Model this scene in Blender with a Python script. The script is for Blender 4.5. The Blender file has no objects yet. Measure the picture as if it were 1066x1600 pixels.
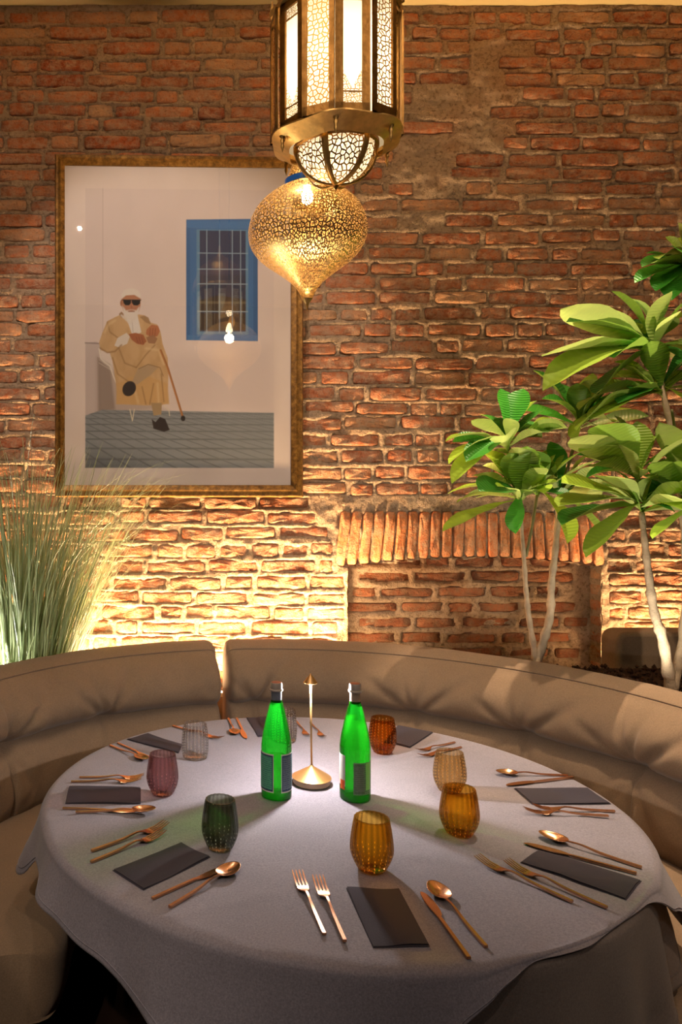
import bpy, math, random
import numpy as np
from mathutils import Vector, Matrix
S = bpy.context.scene
COL = S.collection
rnd = random.Random(7)
PI = math.pi

# ---------------------------------------------------------------- camera (level, shifted lens)
F, VX, VY, ZC = 1220.0, 245.0, 765.0, 1.60
cam_d = bpy.data.cameras.new('camera'); cam = bpy.data.objects.new('camera', cam_d); COL.objects.link(cam)
cam.location = (0, 0, ZC); cam.rotation_euler = (PI / 2, 0, 0)
cam_d.sensor_fit = 'VERTICAL'; cam_d.sensor_height = 36; cam_d.sensor_width = 24
cam_d.lens = F / 1600 * 36
cam_d.shift_x = (533 - VX) / 1600; cam_d.shift_y = (VY - 800) / 1600
cam_d.clip_start = 0.05
S.camera = cam

# ---------------------------------------------------------------- world, exposure, lights
S.view_settings.view_transform = 'Standard'; S.view_settings.look = 'None'
S.view_settings.gamma = 1; S.view_settings.use_curve_mapping = False
S.view_settings.exposure = 0.0
W_ = bpy.data.worlds.new('world'); S.world = W_; W_.use_nodes = True
W_.node_tree.nodes['Background'].inputs[0].default_value = (1.0, 0.72, 0.5, 1)
W_.node_tree.nodes['Background'].inputs[1].default_value = 0.02
S.cycles.max_bounces = 10; S.cycles.transparent_max_bounces = 24; S.cycles.transmission_bounces = 8
S.cycles.sample_clamp_indirect = 3.0
S.cycles.caustics_reflective = False; S.cycles.caustics_refractive = False

def area(name, loc, target, size, size_y, power, color, spread=180):
    l = bpy.data.lights.new(name, 'AREA'); l.shape = 'RECTANGLE'; l.size = size; l.size_y = size_y
    l.energy = power; l.color = color; l.spread = math.radians(spread)
    o = bpy.data.objects.new(name, l); COL.objects.link(o); o.location = loc
    o.rotation_euler = (Vector(target) - Vector(loc)).to_track_quat('-Z', 'Y').to_euler()
    return o
def spot(name, loc, target, power, color, angle, blend=.5, r=.03):
    l = bpy.data.lights.new(name, 'SPOT'); l.energy = power; l.color = color; l.spot_size = math.radians(angle)
    l.spot_blend = blend; l.shadow_soft_size = r
    o = bpy.data.objects.new(name, l); COL.objects.link(o); o.location = loc
    o.rotation_euler = (Vector(target) - Vector(loc)).to_track_quat('-Z', 'Y').to_euler()
    return o
WARM = (1.0, .62, .30); WARM2 = (1.0, .74, .50); NEUT = (1.0, .86, .74)
WALL = 3.80; HT = 0.745; CX, CY, RT = .47, 2.17, .78
def wx(px): return (px - VX) * WALL / F
def wz(py): return ZC - (py - VY) * WALL / F
def P(px, py, d): return Vector(((px - VX) * d / F, d, ZC - (py - VY) * d / F))
def T(px, py, z=HT):
    d = (ZC - z) * F / (py - VY); return Vector(((px - VX) * d / F, d, z))
spot('picture_fill_spot', (-.6, 1.5, 3.9), (.1, 3.7, 2.20), 150, (1.0, .82, .68), 44, .5, .02)  # added fill to brighten the print, no real fixture
spot('ceiling_spot_leaves', (1.60, 2.80, 3.9), (1.42, 2.55, .9), 440, WARM2, 36, .5, .015)
# light strips at the foot of the wall
area('strip_light_left', (.05, 3.69, .66), (.05, 3.735, 1.6), 1.75, .03, 85, WARM, 160)
area('strip_light_right', (2.62, 3.70, .66), (2.62, 3.735, 1.6), .85, .03, 26, WARM, 160)
# ceiling spots, followed by added fill for wall, seat end and room
spot('ceiling_spot_plant', (1.25, 1.75, 3.9), (1.70, 2.95, 1.25), 210, WARM2, 36, .5, .02)
spot('ceiling_spot_table', (.35, 2.5, 3.9), (.47, 2.1, .74), 34, NEUT, 42, .8, .12)
spot('ceiling_spot_front', (.1, .6, 3.9), (.5, 1.8, .74), 26, NEUT, 60, .9, .03)
spot('ceiling_spot_seat', (2.3, .9, 3.9), (1.6, 2.0, .5), 90, WARM2, 40, .6, .05)
spot('ceiling_spot_seat', (-1.0, 1.6, 3.9), (-.5, 2.2, .5), 32, WARM2, 45, .7, .06)
for sx, sy, tx, tz, pw in ((-.5, .5, -.2, 2.1, 85), (1.5, .6, .9, 2.3, 48), (2.2, .5, 2.3, 2.6, 50)):
    spot('wall_fill_spot', (sx, sy, 3.9), (tx, 3.8, tz), pw, (1.0, .72, .50), 75, .9, .014)  # leftmost shows as a dot in the picture glass, other two are added fill
spot('room_fill_spot', (-.9, -1.4, 3.9), (-.45, 2.0, .3), 210, (1.0, .80, .62), 26, .9, .03)  # added fill for the dark seat end at lower left
for sx in (-1.2, 2.3): spot('room_fill_spot', (sx, -1.2, 3.9), (.5, 2.2, .9), 62, (1.0, .80, .64), 60, .9, .02)  # added soft room fill from behind the camera
for sx, pw in ((-.70, 40), (-.2, 45), (.35, 85), (.80, 120), (2.35, 55), (2.85, 55)): spot('wall_uplight', (sx, 3.58, .70), (sx, 3.84, 2.3), pw, (1.0, .64, .32), 95, .95, .03)

# ---------------------------------------------------------------- helpers
def lin(c):
    return tuple(((x / 12.92) if x <= .04045 else ((x + .055) / 1.055) ** 2.4) for x in c)
def hexc(h):
    return lin(tuple(int(h[i:i + 2], 16) / 255 for i in (0, 2, 4)))
class MB:
    def __init__(s): s.v = []; s.f = []; s.m = []; s.uv = []
    def add(s, v, f, m=0, uv=None):
        n = len(s.v); s.v += [tuple(p) for p in v]; s.f += [tuple(i + n for i in q) for q in f]
        s.m += [m] * len(f); s.uv += list(uv) if uv else [(0, 0)] * len(v)
    def box(s, x0, x1, y0, y1, z0, z1, m=0):
        v = [(x, y, z) for z in (z0, z1) for y in (y0, y1) for x in (x0, x1)]
        s.add(v, [(0, 2, 3, 1), (4, 5, 7, 6), (0, 1, 5, 4), (2, 6, 7, 3), (0, 4, 6, 2), (1, 3, 7, 5)], m)
    def lathe(s, prof, n=32, m=0, c=(0, 0, 0), a0=0, a1=2 * PI, rf=None, capb=False, capt=False):
        full = abs(a1 - a0 - 2 * PI) < 1e-6; k = n if full else n + 1
        v = []; uv = []
        for (r, z) in prof:
            for i in range(k):
                a = a0 + (a1 - a0) * i / n
                q = r * (rf(a, z) if rf else 1)
                v.append((c[0] + q * math.cos(a), c[1] + q * math.sin(a), c[2] + z)); uv.append((a * max(p[0] for p in prof), z))
        f = []
        for j in range(len(prof) - 1):
            for i in range(n):
                i2 = (i + 1) % k
                f.append((j * k + i, j * k + i2, (j + 1) * k + i2, (j + 1) * k + i))
        if capb: f.append(tuple(reversed(range(k))))
        if capt: f.append(tuple((len(prof) - 1) * k + i for i in range(k)))
        s.add(v, f, m, uv)
    def tube(s, pts, rad, n=8, m=0, cap=True):
        pts = [Vector(p) for p in pts]; k = len(pts)
        if not hasattr(rad, '__len__'): rad = [rad] * k
        v = []; up = None
        for i, p in enumerate(pts):
            t = (pts[min(i + 1, k - 1)] - pts[max(i - 1, 0)]).normalized()
            if up is None: up = t.orthogonal().normalized()
            up = (up - t * up.dot(t)).normalized(); b = t.cross(up)
            for j in range(n):
                a = 2 * PI * j / n; v.append(p + (up * math.cos(a) + b * math.sin(a)) * rad[i])
        f = [(i * n + j, i * n + (j + 1) % n, (i + 1) * n + (j + 1) % n, (i + 1) * n + j) for i in range(k - 1) for j in range(n)]
        if cap: f.append(tuple(reversed(range(n)))); f.append(tuple((k - 1) * n + j for j in range(n)))
        s.add(v, f, m)
    def grid(s, rows, m=0, uv=None, closed=False):
        R = len(rows); Cn = len(rows[0]); v = [p for r in rows for p in r]
        f = []
        for i in range(R - 1):
            for j in range(Cn if closed else Cn - 1):
                j2 = (j + 1) % Cn; f.append((i * Cn + j, i * Cn + j2, (i + 1) * Cn + j2, (i + 1) * Cn + j))
        s.add(v, f, m, uv)
    def prism(s, poly, z0, z1, m=0):
        n = len(poly); v = [(x, y, z0) for x, y in poly] + [(x, y, z1) for x, y in poly]
        f = [tuple(reversed(range(n))), tuple(range(n, 2 * n))] + [(i, (i + 1) % n, n + (i + 1) % n, n + i) for i in range(n)]
        s.add(v, f, m)
    def mesh(s, name, mats, smooth=True):
        me = bpy.data.meshes.new(name); me.from_pydata(s.v, [], s.f)
        for mm in (mats if isinstance(mats, (list, tuple)) else [mats]): me.materials.append(mm)
        if any(s.m): me.polygons.foreach_set('material_index', s.m)
        if smooth: me.polygons.foreach_set('use_smooth', [True] * len(s.f))
        if any(u != (0, 0) for u in s.uv):
            l = me.uv_layers.new(name='uv'); idx = [0] * len(me.loops); me.loops.foreach_get('vertex_index', idx)
            l.data.foreach_set('uv', [c for i in idx for c in s.uv[i]])
        me.update(); return me
    def build(s, name, mats, parent=None, smooth=True, sharp=None):
        me = s.mesh(name, mats, smooth)
        if smooth and sharp: me.set_sharp_from_angle(angle=math.radians(sharp))
        return link(name, me, parent)
def link(name, me, parent=None, loc=None):
    o = bpy.data.objects.new(name, me); COL.objects.link(o)
    if parent: o.parent = parent
    if loc is not None: o.location = loc
    return o
def thing(name, label, cat, loc=(0, 0, 0), rz=0, group=None):
    o = bpy.data.objects.new(name, None); COL.objects.link(o); o.location = loc; o.rotation_euler = (0, 0, rz)
    o.empty_display_size = .05
    return tag(o, label, cat, group)
def tag(o, label, cat, group=None, kind=None):
    o['label'] = label; o['category'] = cat
    if group: o['group'] = group
    if kind: o['kind'] = kind
    return o
def dup(root, loc, rz, label, group=None, scale=None):
    r = root.copy(); COL.objects.link(r); r.location = loc; r.rotation_euler = (0, 0, rz); r['label'] = label
    if group: r['group'] = group
    if scale: r.scale = scale
    for ch in list(root.children):
        c = ch.copy(); COL.objects.link(c); c.parent = r
        for g in list(ch.children):
            d = g.copy(); COL.objects.link(d); d.parent = c
    return r
def struct(o):
    o['kind'] = 'structure'; return o

# numpy value noise
def _h(i, j, s):
    n = (i.astype(np.int64) * 374761393 + j.astype(np.int64) * 668265263 + s * 974634777) & 0x7fffffff
    n = ((n ^ (n >> 13)) * 1274126177) & 0x7fffffff
    return ((n ^ (n >> 16)) & 0xffff) / 65535.0
def vn(x, y, s=0):
    x = np.asarray(x, float); y = np.asarray(y, float)
    i = np.floor(x); j = np.floor(y); u = x - i; v = y - j; u = u * u * (3 - 2 * u); v = v * v * (3 - 2 * v)
    a = _h(i, j, s); b = _h(i + 1, j, s); c = _h(i, j + 1, s); d = _h(i + 1, j + 1, s)
    return (a * (1 - u) + b * u) * (1 - v) + (c * (1 - u) + d * u) * v - .5
def fbm(x, y, s=0, o=4):
    t = 0; a = 1.0
    for k in range(o): t = t + a * vn(np.asarray(x) * 2 ** k, np.asarray(y) * 2 ** k, s + k); a *= .5
    return t

# ---------------------------------------------------------------- materials
def nt(name):
    m = bpy.data.materials.new(name); m.use_nodes = True; t = m.node_tree; b = t.nodes['Principled BSDF']
    return m, t, b
def N(t, typ, **k):
    n = t.nodes.new(typ)
    for a, v in k.items():
        if a.startswith('i_'):
            key = a[2:]; key = int(key) if key.isdigit() else key.replace('_', ' ')
            n.inputs[key].default_value = v
        else: setattr(n, a, v)
    return n
def noise_col(t, coord, scale, stops, detail=4, rough=.6):
    n = N(t, 'ShaderNodeTexNoise', i_Scale=scale, i_Detail=detail, i_Roughness=rough)
    t.links.new(coord, n.inputs['Vector']); r = N(t, 'ShaderNodeValToRGB'); t.links.new(n.outputs[0], r.inputs[0])
    e = r.color_ramp.elements
    e[0].position, e[0].color = stops[0][0], (*stops[0][1], 1); e[1].position, e[1].color = stops[-1][0], (*stops[-1][1], 1)
    for p, c in stops[1:-1]: q = e.new(p); q.color = (*c, 1)
    return r.outputs[0], n
def mixc(t, a, b, f, mode='MIX'):
    m = N(t, 'ShaderNodeMix', data_type='RGBA', blend_type=mode)
    for sock, v in ((m.inputs[0], f), (m.inputs[6], a), (m.inputs[7], b)):
        if hasattr(v, 'links') or isinstance(v, bpy.types.NodeSocket): t.links.new(v, sock)
        else: sock.default_value = v if not isinstance(v, tuple) else (*v, 1)[:4]
    return m.outputs[2]
def bump(t, b, coord, layers, dist=.01):
    prev = None
    for sc, st, det in layers:
        n = N(t, 'ShaderNodeTexNoise', i_Scale=sc, i_Detail=det, i_Roughness=.65); t.links.new(coord, n.inputs['Vector'])
        u = N(t, 'ShaderNodeBump', i_Strength=st, i_Distance=dist); t.links.new(n.outputs[0], u.inputs['Height'])
        if prev: t.links.new(prev.outputs[0], u.inputs['Normal'])
        prev = u
    t.links.new(prev.outputs[0], b.inputs['Normal'])
def simple(name, col, rough=.5, metal=0, bmp=None, spec=.5, var=None, sheen=0):
    m, t, b = nt(name); b.inputs['Base Color'].default_value = (*col, 1); b.inputs['Roughness'].default_value = rough
    b.inputs['Metallic'].default_value = metal; b.inputs['Specular IOR Level'].default_value = spec
    tc = N(t, 'ShaderNodeNewGeometry').outputs['Position']
    if var:
        c, _ = noise_col(t, tc, var[0], [(.3, tuple(x * (1 - var[1]) for x in col)), (.7, tuple(min(1, x * (1 + var[1])) for x in col))])
        t.links.new(c, b.inputs['Base Color'])
    if bmp: bump(t, b, tc, bmp, .004)
    return m
def brick_mat(name, stops, dirt):
    m, t, b = nt(name); g = N(t, 'ShaderNodeNewGeometry'); oi = N(t, 'ShaderNodeObjectInfo')
    ad = N(t, 'ShaderNodeMath', operation='ADD'); t.links.new(g.outputs['Random Per Island'], ad.inputs[0]); t.links.new(oi.outputs['Random'], ad.inputs[1])
    fr = N(t, 'ShaderNodeMath', operation='FRACT'); t.links.new(ad.outputs[0], fr.inputs[0])
    r = N(t, 'ShaderNodeValToRGB'); t.links.new(fr.outputs[0], r.inputs[0]); e = r.color_ramp.elements
    e[0].position, e[0].color = stops[0][0], (*stops[0][1], 1); e[1].position, e[1].color = stops[-1][0], (*stops[-1][1], 1)
    for p, c in stops[1:-1]: q = e.new(p); q.color = (*c, 1)
    pos = g.outputs['Position']
    v, n1 = noise_col(t, pos, 9, [(.30, (.55, .55, .55)), (.5, (1, 1, 1)), (.72, (1.35, 1.3, 1.2))])
    c = mixc(t, r.outputs[0], v, .8, 'MULTIPLY')
    v2, n2 = noise_col(t, pos, 26, [(.40, (0, 0, 0)), (.68, (1, 1, 1))], 6, .75)
    c = mixc(t, c, dirt, v2); v3, n3 = noise_col(t, pos, 90, [(.3, (.55, .5, .48)), (.45, (1, 1, 1))], 3)
    c = mixc(t, c, v3, .8, 'MULTIPLY')
    t.links.new(c, b.inputs['Base Color']); b.inputs['Roughness'].default_value = .9; b.inputs['Specular IOR Level'].default_value = .2
    bump(t, b, pos, [(14, .8, 3), (48, .8, 5), (150, .6, 3)], .010)
    return m
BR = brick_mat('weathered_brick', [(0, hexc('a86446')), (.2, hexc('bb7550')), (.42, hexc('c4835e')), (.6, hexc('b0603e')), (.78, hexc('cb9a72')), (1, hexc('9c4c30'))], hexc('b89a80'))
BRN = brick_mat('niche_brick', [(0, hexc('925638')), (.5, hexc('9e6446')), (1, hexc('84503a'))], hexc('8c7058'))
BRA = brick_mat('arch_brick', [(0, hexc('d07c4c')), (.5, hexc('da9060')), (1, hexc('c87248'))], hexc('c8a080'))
def mortar_mat():
    m, t, b = nt('lime_mortar'); pos = N(t, 'ShaderNodeNewGeometry').outputs['Position']
    c, _ = noise_col(t, pos, 3, [(.3, hexc('a08a74')), (.5, hexc('b8a088')), (.7, hexc('b48e6e'))], 5)
    d, _ = noise_col(t, pos, 60, [(.35, (.5, .46, .42)), (.5, (1, 1, 1))], 4)
    c = mixc(t, c, d, .8, 'MULTIPLY'); t.links.new(c, b.inputs['Base Color']); b.inputs['Roughness'].default_value = .95
    b.inputs['Specular IOR Level'].default_value = .15
    bump(t, b, pos, [(20, .9, 4), (70, .9, 5), (220, .6, 2)], .014); return m
MORT = mortar_mat()
def fabric(name, a, bb, wsc=900, bs=.25):
    m, t, b = nt(name); pos = N(t, 'ShaderNodeNewGeometry').outputs['Position']
    c, _ = noise_col(t, pos, 260, [(.3, a), (.7, bb)], 4, .8); d, _ = noise_col(t, pos, 4, [(.3, (.9, .9, .9)), (.7, (1.05, 1.05, 1.05))], 3)
    c = mixc(t, c, d, 1.0, 'MULTIPLY'); t.links.new(c, b.inputs['Base Color']); b.inputs['Roughness'].default_value = .92
    b.inputs['Specular IOR Level'].default_value = .15; b.inputs['Sheen Weight'].default_value = .15
    bump(t, b, pos, [(wsc, bs, 2), (120, bs * .6, 3)], .0015); return m
SOFA = fabric('taupe_upholstery', hexc('75624f'), hexc('927c66'))
CLOTH = fabric('grey_linen', hexc('6e6a75'), hexc('938f9a'))
CLOTH2 = fabric('grey_brown_linen', hexc('625a58'), hexc('7c726e'))
NAP = simple('charcoal_paper', hexc('3d3a44'), .9, 0, [(500, .3, 2)], .2)
COPPER = simple('rose_copper', hexc('cb9a78'), .26, 1, None)
BRASS = simple('aged_brass', hexc('d4aa62'), .38, .72, [(60, .15, 3)], var=(25, .25))
BRASSD = simple('dark_brass', hexc('8a6636'), .4, 1, [(60, .2, 3)], var=(30, .35))
LAMPM = simple('gold_satin', hexc('dcae74'), .35, .85)
LAMPB = simple('sand_metal', hexc('d8b89c'), .5, .1)
BARK = simple('pale_bark', hexc('a8947c'), .8, 0, [(40, .8, 4), (160, .5, 3)], var=(18, .25))
TWIG = simple('green_twig', hexc('6d6a44'), .7, 0, [(60, .5, 3)])
SOIL = simple('dark_soil', hexc('3a2418'), .95, 0, [(80, .9, 4)], var=(60, .5))
WOODD = simple('dark_floor_wood', hexc('2b1c14'), .5, 0, [(10, .2, 4)], var=(6, .4))
PLAST = simple('cream_plaster', hexc('d9c48e'), .8, 0, [(8, .1, 3)])
DARKW = simple('brown_plaster', hexc('6b5444'), .9, 0, [(8, .2, 3)])
STONE = simple('planter_grey', hexc('6a6258'), .8, 0, [(30, .3, 3)])
CAPM = simple('silver_cap', hexc('b9b0aa'), .45, .3)
CAPTOP = simple('red_cap_top', hexc('b0705c'), .5, .2)
BLUE = simple('blue_enamel', hexc('1f62c0'), .3, 0)
BLACK = simple('black_metal', hexc('151210'), .4, .5)
def thin_glass(name, face, edge, spec=.5, rough=.03, trans=0.0, cap=.4, tcol=None, rib=None):
    m = bpy.data.materials.new(name); m.use_nodes = True; t = m.node_tree; t.nodes.remove(t.nodes['Principled BSDF'])
    out = t.nodes['Material Output']; lw = N(t, 'ShaderNodeLayerWeight', i_Blend=.45)
    c = mixc(t, face, edge, lw.outputs['Facing'])
    if rib:
        uv = N(t, 'ShaderNodeTexCoord').outputs['UV']; sx = N(t, 'ShaderNodeSeparateXYZ'); t.links.new(uv, sx.inputs[0]); mu = N(t, 'ShaderNodeMath', operation='MULTIPLY', i_1=rib); t.links.new(sx.outputs[0], mu.inputs[0])
        co = N(t, 'ShaderNodeMath', operation='COSINE'); t.links.new(mu.outputs[0], co.inputs[0]); mr = N(t, 'ShaderNodeMapRange', i_1=-1.0, i_2=1.0, i_3=.88, i_4=1.0); t.links.new(co.outputs[0], mr.inputs[0])
        vs = N(t, 'ShaderNodeVectorMath', operation='SCALE'); t.links.new(c, vs.inputs[0]); t.links.new(mr.outputs[0], vs.inputs['Scale']); c = vs.outputs[0]
    tr = N(t, 'ShaderNodeBsdfTransparent'); t.links.new(c, tr.inputs[0])
    base = tr.outputs[0]
    if trans:
        tl = N(t, 'ShaderNodeBsdfTranslucent'); tl.inputs[0].default_value = (*(tcol or face), 1); mm = N(t, 'ShaderNodeMixShader', i_0=trans)
        t.links.new(base, mm.inputs[1]); t.links.new(tl.outputs[0], mm.inputs[2]); base = mm.outputs[0]
    gl = N(t, 'ShaderNodeBsdfGlossy', i_Roughness=rough); fr = N(t, 'ShaderNodeFresnel', i_IOR=1.05 + spec * .35)
    mn = N(t, 'ShaderNodeMath', operation='MINIMUM', i_1=cap); t.links.new(fr.outputs[0], mn.inputs[0]); mx = N(t, 'ShaderNodeMixShader'); t.links.new(mn.outputs[0], mx.inputs[0]); t.links.new(base, mx.inputs[1]); t.links.new(gl.outputs[0], mx.inputs[2])
    t.links.new(mx.outputs[0], out.inputs[0]); return m
def fret_mat(name, metal, scale, w, mode=0):
    m, t, b = nt(name); b.inputs['Base Color'].default_value = (*metal, 1); b.inputs['Metallic'].default_value = .9; b.inputs['Roughness'].default_value = .38
    uv = N(t, 'ShaderNodeTexCoord').outputs['UV']
    nz = N(t, 'ShaderNodeTexNoise', i_Scale=scale * .4, i_Detail=1.0); t.links.new(uv, nz.inputs['Vector'])
    ad = N(t, 'ShaderNodeVectorMath', operation='MULTIPLY_ADD'); t.links.new(nz.outputs['Color'], ad.inputs[0]); ad.inputs[1].default_value = (.4 / scale,) * 3; t.links.new(uv, ad.inputs[2])
    v = N(t, 'ShaderNodeTexVoronoi', voronoi_dimensions='2D', feature='DISTANCE_TO_EDGE', i_Scale=scale, i_Randomness=.85); t.links.new(ad.outputs[0], v.inputs['Vector'])
    a = N(t, 'ShaderNodeMath', operation='GREATER_THAN'); t.links.new(v.outputs['Distance'], a.inputs[0]); a.inputs[1].default_value = w
    v2 = N(t, 'ShaderNodeTexVoronoi', voronoi_dimensions='2D', feature='F1', i_Scale=scale, i_Randomness=.85); t.links.new(ad.outputs[0], v2.inputs['Vector'])
    s1 = N(t, 'ShaderNodeMath', operation='SUBTRACT'); t.links.new(v2.outputs['Distance'], s1.inputs[0]); s1.inputs[1].default_value = .17
    s2 = N(t, 'ShaderNodeMath', operation='ABSOLUTE'); t.links.new(s1.outputs[0], s2.inputs[0])
    s3 = N(t, 'ShaderNodeMath', operation='GREATER_THAN'); t.links.new(s2.outputs[0], s3.inputs[0]); s3.inputs[1].default_value = .035 if mode == 0 else .06
    s4 = N(t, 'ShaderNodeMath', operation='MULTIPLY'); t.links.new(a.outputs[0], s4.inputs[0]); t.links.new(s3.outputs[0], s4.inputs[1])
    inv = N(t, 'ShaderNodeMath', operation='SUBTRACT'); inv.inputs[0].default_value = 1; t.links.new(s4.outputs[0], inv.inputs[1])
    t.links.new(inv.outputs[0], b.inputs['Alpha']); return m
def emit(name, col, st):
    m = bpy.data.materials.new(name); m.use_nodes = True; t = m.node_tree; t.nodes.remove(t.nodes['Principled BSDF'])
    e = N(t, 'ShaderNodeEmission', i_Strength=st); e.inputs[0].default_value = (*col, 1); t.links.new(e.outputs[0], t.nodes['Material Output'].inputs[0]); return m
def leaf_mat(name, top, under):
    m, t, b = nt(name); oi = N(t, 'ShaderNodeObjectInfo'); g = N(t, 'ShaderNodeNewGeometry')
    hs = N(t, 'ShaderNodeMapRange', i_3=.65, i_4=1.35); t.links.new(oi.outputs['Random'], hs.inputs[0])
    c = mixc(t, top, under, g.outputs['Backfacing']); vm = N(t, 'ShaderNodeVectorMath', operation='SCALE'); t.links.new(c, vm.inputs[0]); t.links.new(hs.outputs[0], vm.inputs['Scale'])
    uv = N(t, 'ShaderNodeTexCoord').outputs['UV']; wv = N(t, 'ShaderNodeTexWave', i_Scale=3.2, i_Distortion=.6, bands_direction='Y'); t.links.new(uv, wv.inputs['Vector'])
    bp = N(t, 'ShaderNodeBump', i_Strength=.35, i_Distance=.004); t.links.new(wv.outputs['Fac'], bp.inputs['Height']); t.links.new(bp.outputs[0], b.inputs['Normal'])
    t.links.new(vm.outputs[0], b.inputs['Base Color']); b.inputs['Roughness'].default_value = .38
    tl = N(t, 'ShaderNodeBsdfTranslucent'); t.links.new(vm.outputs[0], tl.inputs[0]); mx = N(t, 'ShaderNodeMixShader', i_0=.3)
    t.links.new(b.outputs[0], mx.inputs[1]); t.links.new(tl.outputs[0], mx.inputs[2]); t.links.new(mx.outputs[0], t.nodes['Material Output'].inputs[0]); return m
LEAF = leaf_mat('leaf_light', hexc('98b93c'), hexc('bcd27a')); LEAFD = leaf_mat('leaf_dark', hexc('3c8a2c'), hexc('86ac48'))
GRASS = leaf_mat('grass_green', hexc('c2d09c'), hexc('d0dab0'))

# ================================================================ ROOM
XL, XR, YF, ZTOP = -3.0, 4.6, -2.6, 3.955
def grid_obj(name, X, Y, Z, mat, parent=None, mask=None):
    n, m = X.shape; V = np.stack([X, Y, Z], -1).reshape(-1, 3); idx = np.arange(n * m).reshape(n, m)
    q = np.stack([idx[:-1, :-1], idx[:-1, 1:], idx[1:, 1:], idx[1:, :-1]], -1)
    if mask is not None: q = q[mask]
    q = q.reshape(-1, 4); me = bpy.data.meshes.new(name)
    me.vertices.add(len(V)); me.vertices.foreach_set('co', V.ravel()); me.loops.add(q.size); me.loops.foreach_set('vertex_index', q.ravel())
    me.polygons.add(len(q)); me.polygons.foreach_set('loop_start', np.arange(0, q.size, 4)); me.polygons.foreach_set('loop_total', np.full(len(q), 4))
    me.polygons.foreach_set('use_smooth', np.ones(len(q), bool)); me.materials.append(mat); me.update(calc_edges=True); me.validate()
    return link(name, me, parent)
def plain(name, x0, x1, y0, y1, z0, z1, mat):
    b = MB(); b.box(x0, x1, y0, y1, z0, z1); return struct(b.build(name, mat, smooth=False))
plain('floor', XL, XR, YF, WALL + .3, -.1, 0, WOODD)
plain('ceiling', XL, XR, YF, WALL + .3, ZTOP, ZTOP + .1, PLAST)
plain('wall_left', XL - .1, XL, YF, WALL + .3, 0, ZTOP, DARKW)
plain('wall_right', XR, XR + .1, YF, WALL + .3, 0, ZTOP, DARKW)
plain('wall_front', XL, XR, YF - .1, YF, 0, ZTOP, DARKW)

# ---- niche outline
NX0, NX1, NZ0 = wx(543), wx(940), .35
def arch_bot(x):
    u = (x - NX0) / (NX1 - NX0); return wz(886) + .045 * max(0, 1 - (2 * u - 1) ** 2)
ARCH_T = wz(797); AX0, AX1 = wx(524), wx(944)
PITCH = .0763
def rowwave(x, k): return .007 * math.sin(x * 1.7 + k * .8) + .004 * math.sin(x * 4.1 + k * 2.3)
# brick layout: (xc, zc, length, height, tilt)
bricks = []
k = 0; z = .16
br = random.Random(11)
GAPS = [(wx(645), wx(660), wz(350), wz(130)), (wx(735), wx(741), wz(235), wz(15)), (wx(715), wx(760), wz(200), wz(150))]
while z < ZTOP - .02:
    x = -1.75 + br.uniform(0, .2)
    while x < 3.35:
        L = br.choice((.105, .12, .13, .14, .20, .235, .25, .26, .28, .24)); h = br.uniform(.053, .066); j = br.uniform(.012, .026)
        xc = x + L / 2; zc = z + rowwave(xc, k) + br.uniform(-.003, .003)
        ok = zc + h / 2 < ZTOP - .004
        if xc + L / 2 > NX0 - .02 and xc - L / 2 < NX1 + .03 and zc - h / 2 < arch_bot(xc) + .03:
            ok = False
            if xc < NX0 and x < NX0 - .07: L = NX0 - .012 - x; xc = x + L / 2; ok = L > .06
            elif xc > NX1 and x + L > NX1 + .09: e = x + L; x = NX1 + .04; L = e - x; xc = x + L / 2; ok = True
        if AX0 - .02 < xc + L / 2 and xc - L / 2 < AX1 + .01 and arch_bot(max(NX0, min(NX1, xc))) - .02 < zc + h / 2 and zc - h / 2 < ARCH_T + .012:
            ok = False
            if xc < AX0 and AX0 - .012 - x > .06: L = AX0 - .012 - x; xc = x + L / 2; ok = True
            elif x + L > AX1 + .08: e = x + L; x = AX1 + .015; L = e - x; xc = x + L / 2; ok = True
        if ok:
            for g in GAPS:
                if xc + L / 2 > g[0] and xc - L / 2 < g[1] and g[2] < zc < g[3]:
                    if xc < g[0] and g[0] - x > .06: L = g[0] - x; xc = x + L / 2
                    elif br.random() < (.45 if g is GAPS[2] else .85): ok = False
        if ok: bricks.append((xc, zc, L, h, br.uniform(-.012, .012)))
        x += L + j
    z += PITCH; k += 1
def brick_mesh(mb, L, h, dep, seed, cx=0, cy=0, cz=0, ang=0, taper=0):
    """weathered brick: noisy outline, worn edges, front towards -Y"""
    r = random.Random(seed); n = 16; out = []
    for i in range(n):
        a = 2 * PI * (i + .5) / n; c, s = math.cos(a), math.sin(a); e = .32
        px = L / 2 * math.copysign(abs(c) ** e, c) * (1 + r.uniform(-.035, .02)); pz = h / 2 * math.copysign(abs(s) ** e, s) * (1 + r.uniform(-.12, .08))
        px *= 1 + taper * pz / h; out.append((px, pz))
    tx, tz = r.uniform(-.02, .02), r.uniform(-.06, .06); v = []
    for sc, y in ((0, 0), (.55, 0), (.88, .001), (1.0, .008), (1.03, dep)):
        ring = [(0, 0)] if sc == 0 else [(p * (1 - (1 - sc) * (h / L if sc > .6 and abs(p) > L * .3 else 1)) if sc > .6 else p * sc, q * sc) for p, q in out]
        for p, q in ring:
            yy = y + (0 if y >= dep else p * tx + q * tz + r.uniform(-.0035, .0035))
            ca, sa = math.cos(ang), math.sin(ang); v.append((cx + p * ca - q * sa, cy + yy, cz + p * sa + q * ca))
    f = [(0, 1 + (i + 1) % n, 1 + i) for i in range(n)]
    for q in range(3):
        o = 1 + q * n
        f += [(o + i, o + (i + 1) % n, o + n + (i + 1) % n, o + n + i) for i in range(n)]
    mb.add(v, f)
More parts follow.
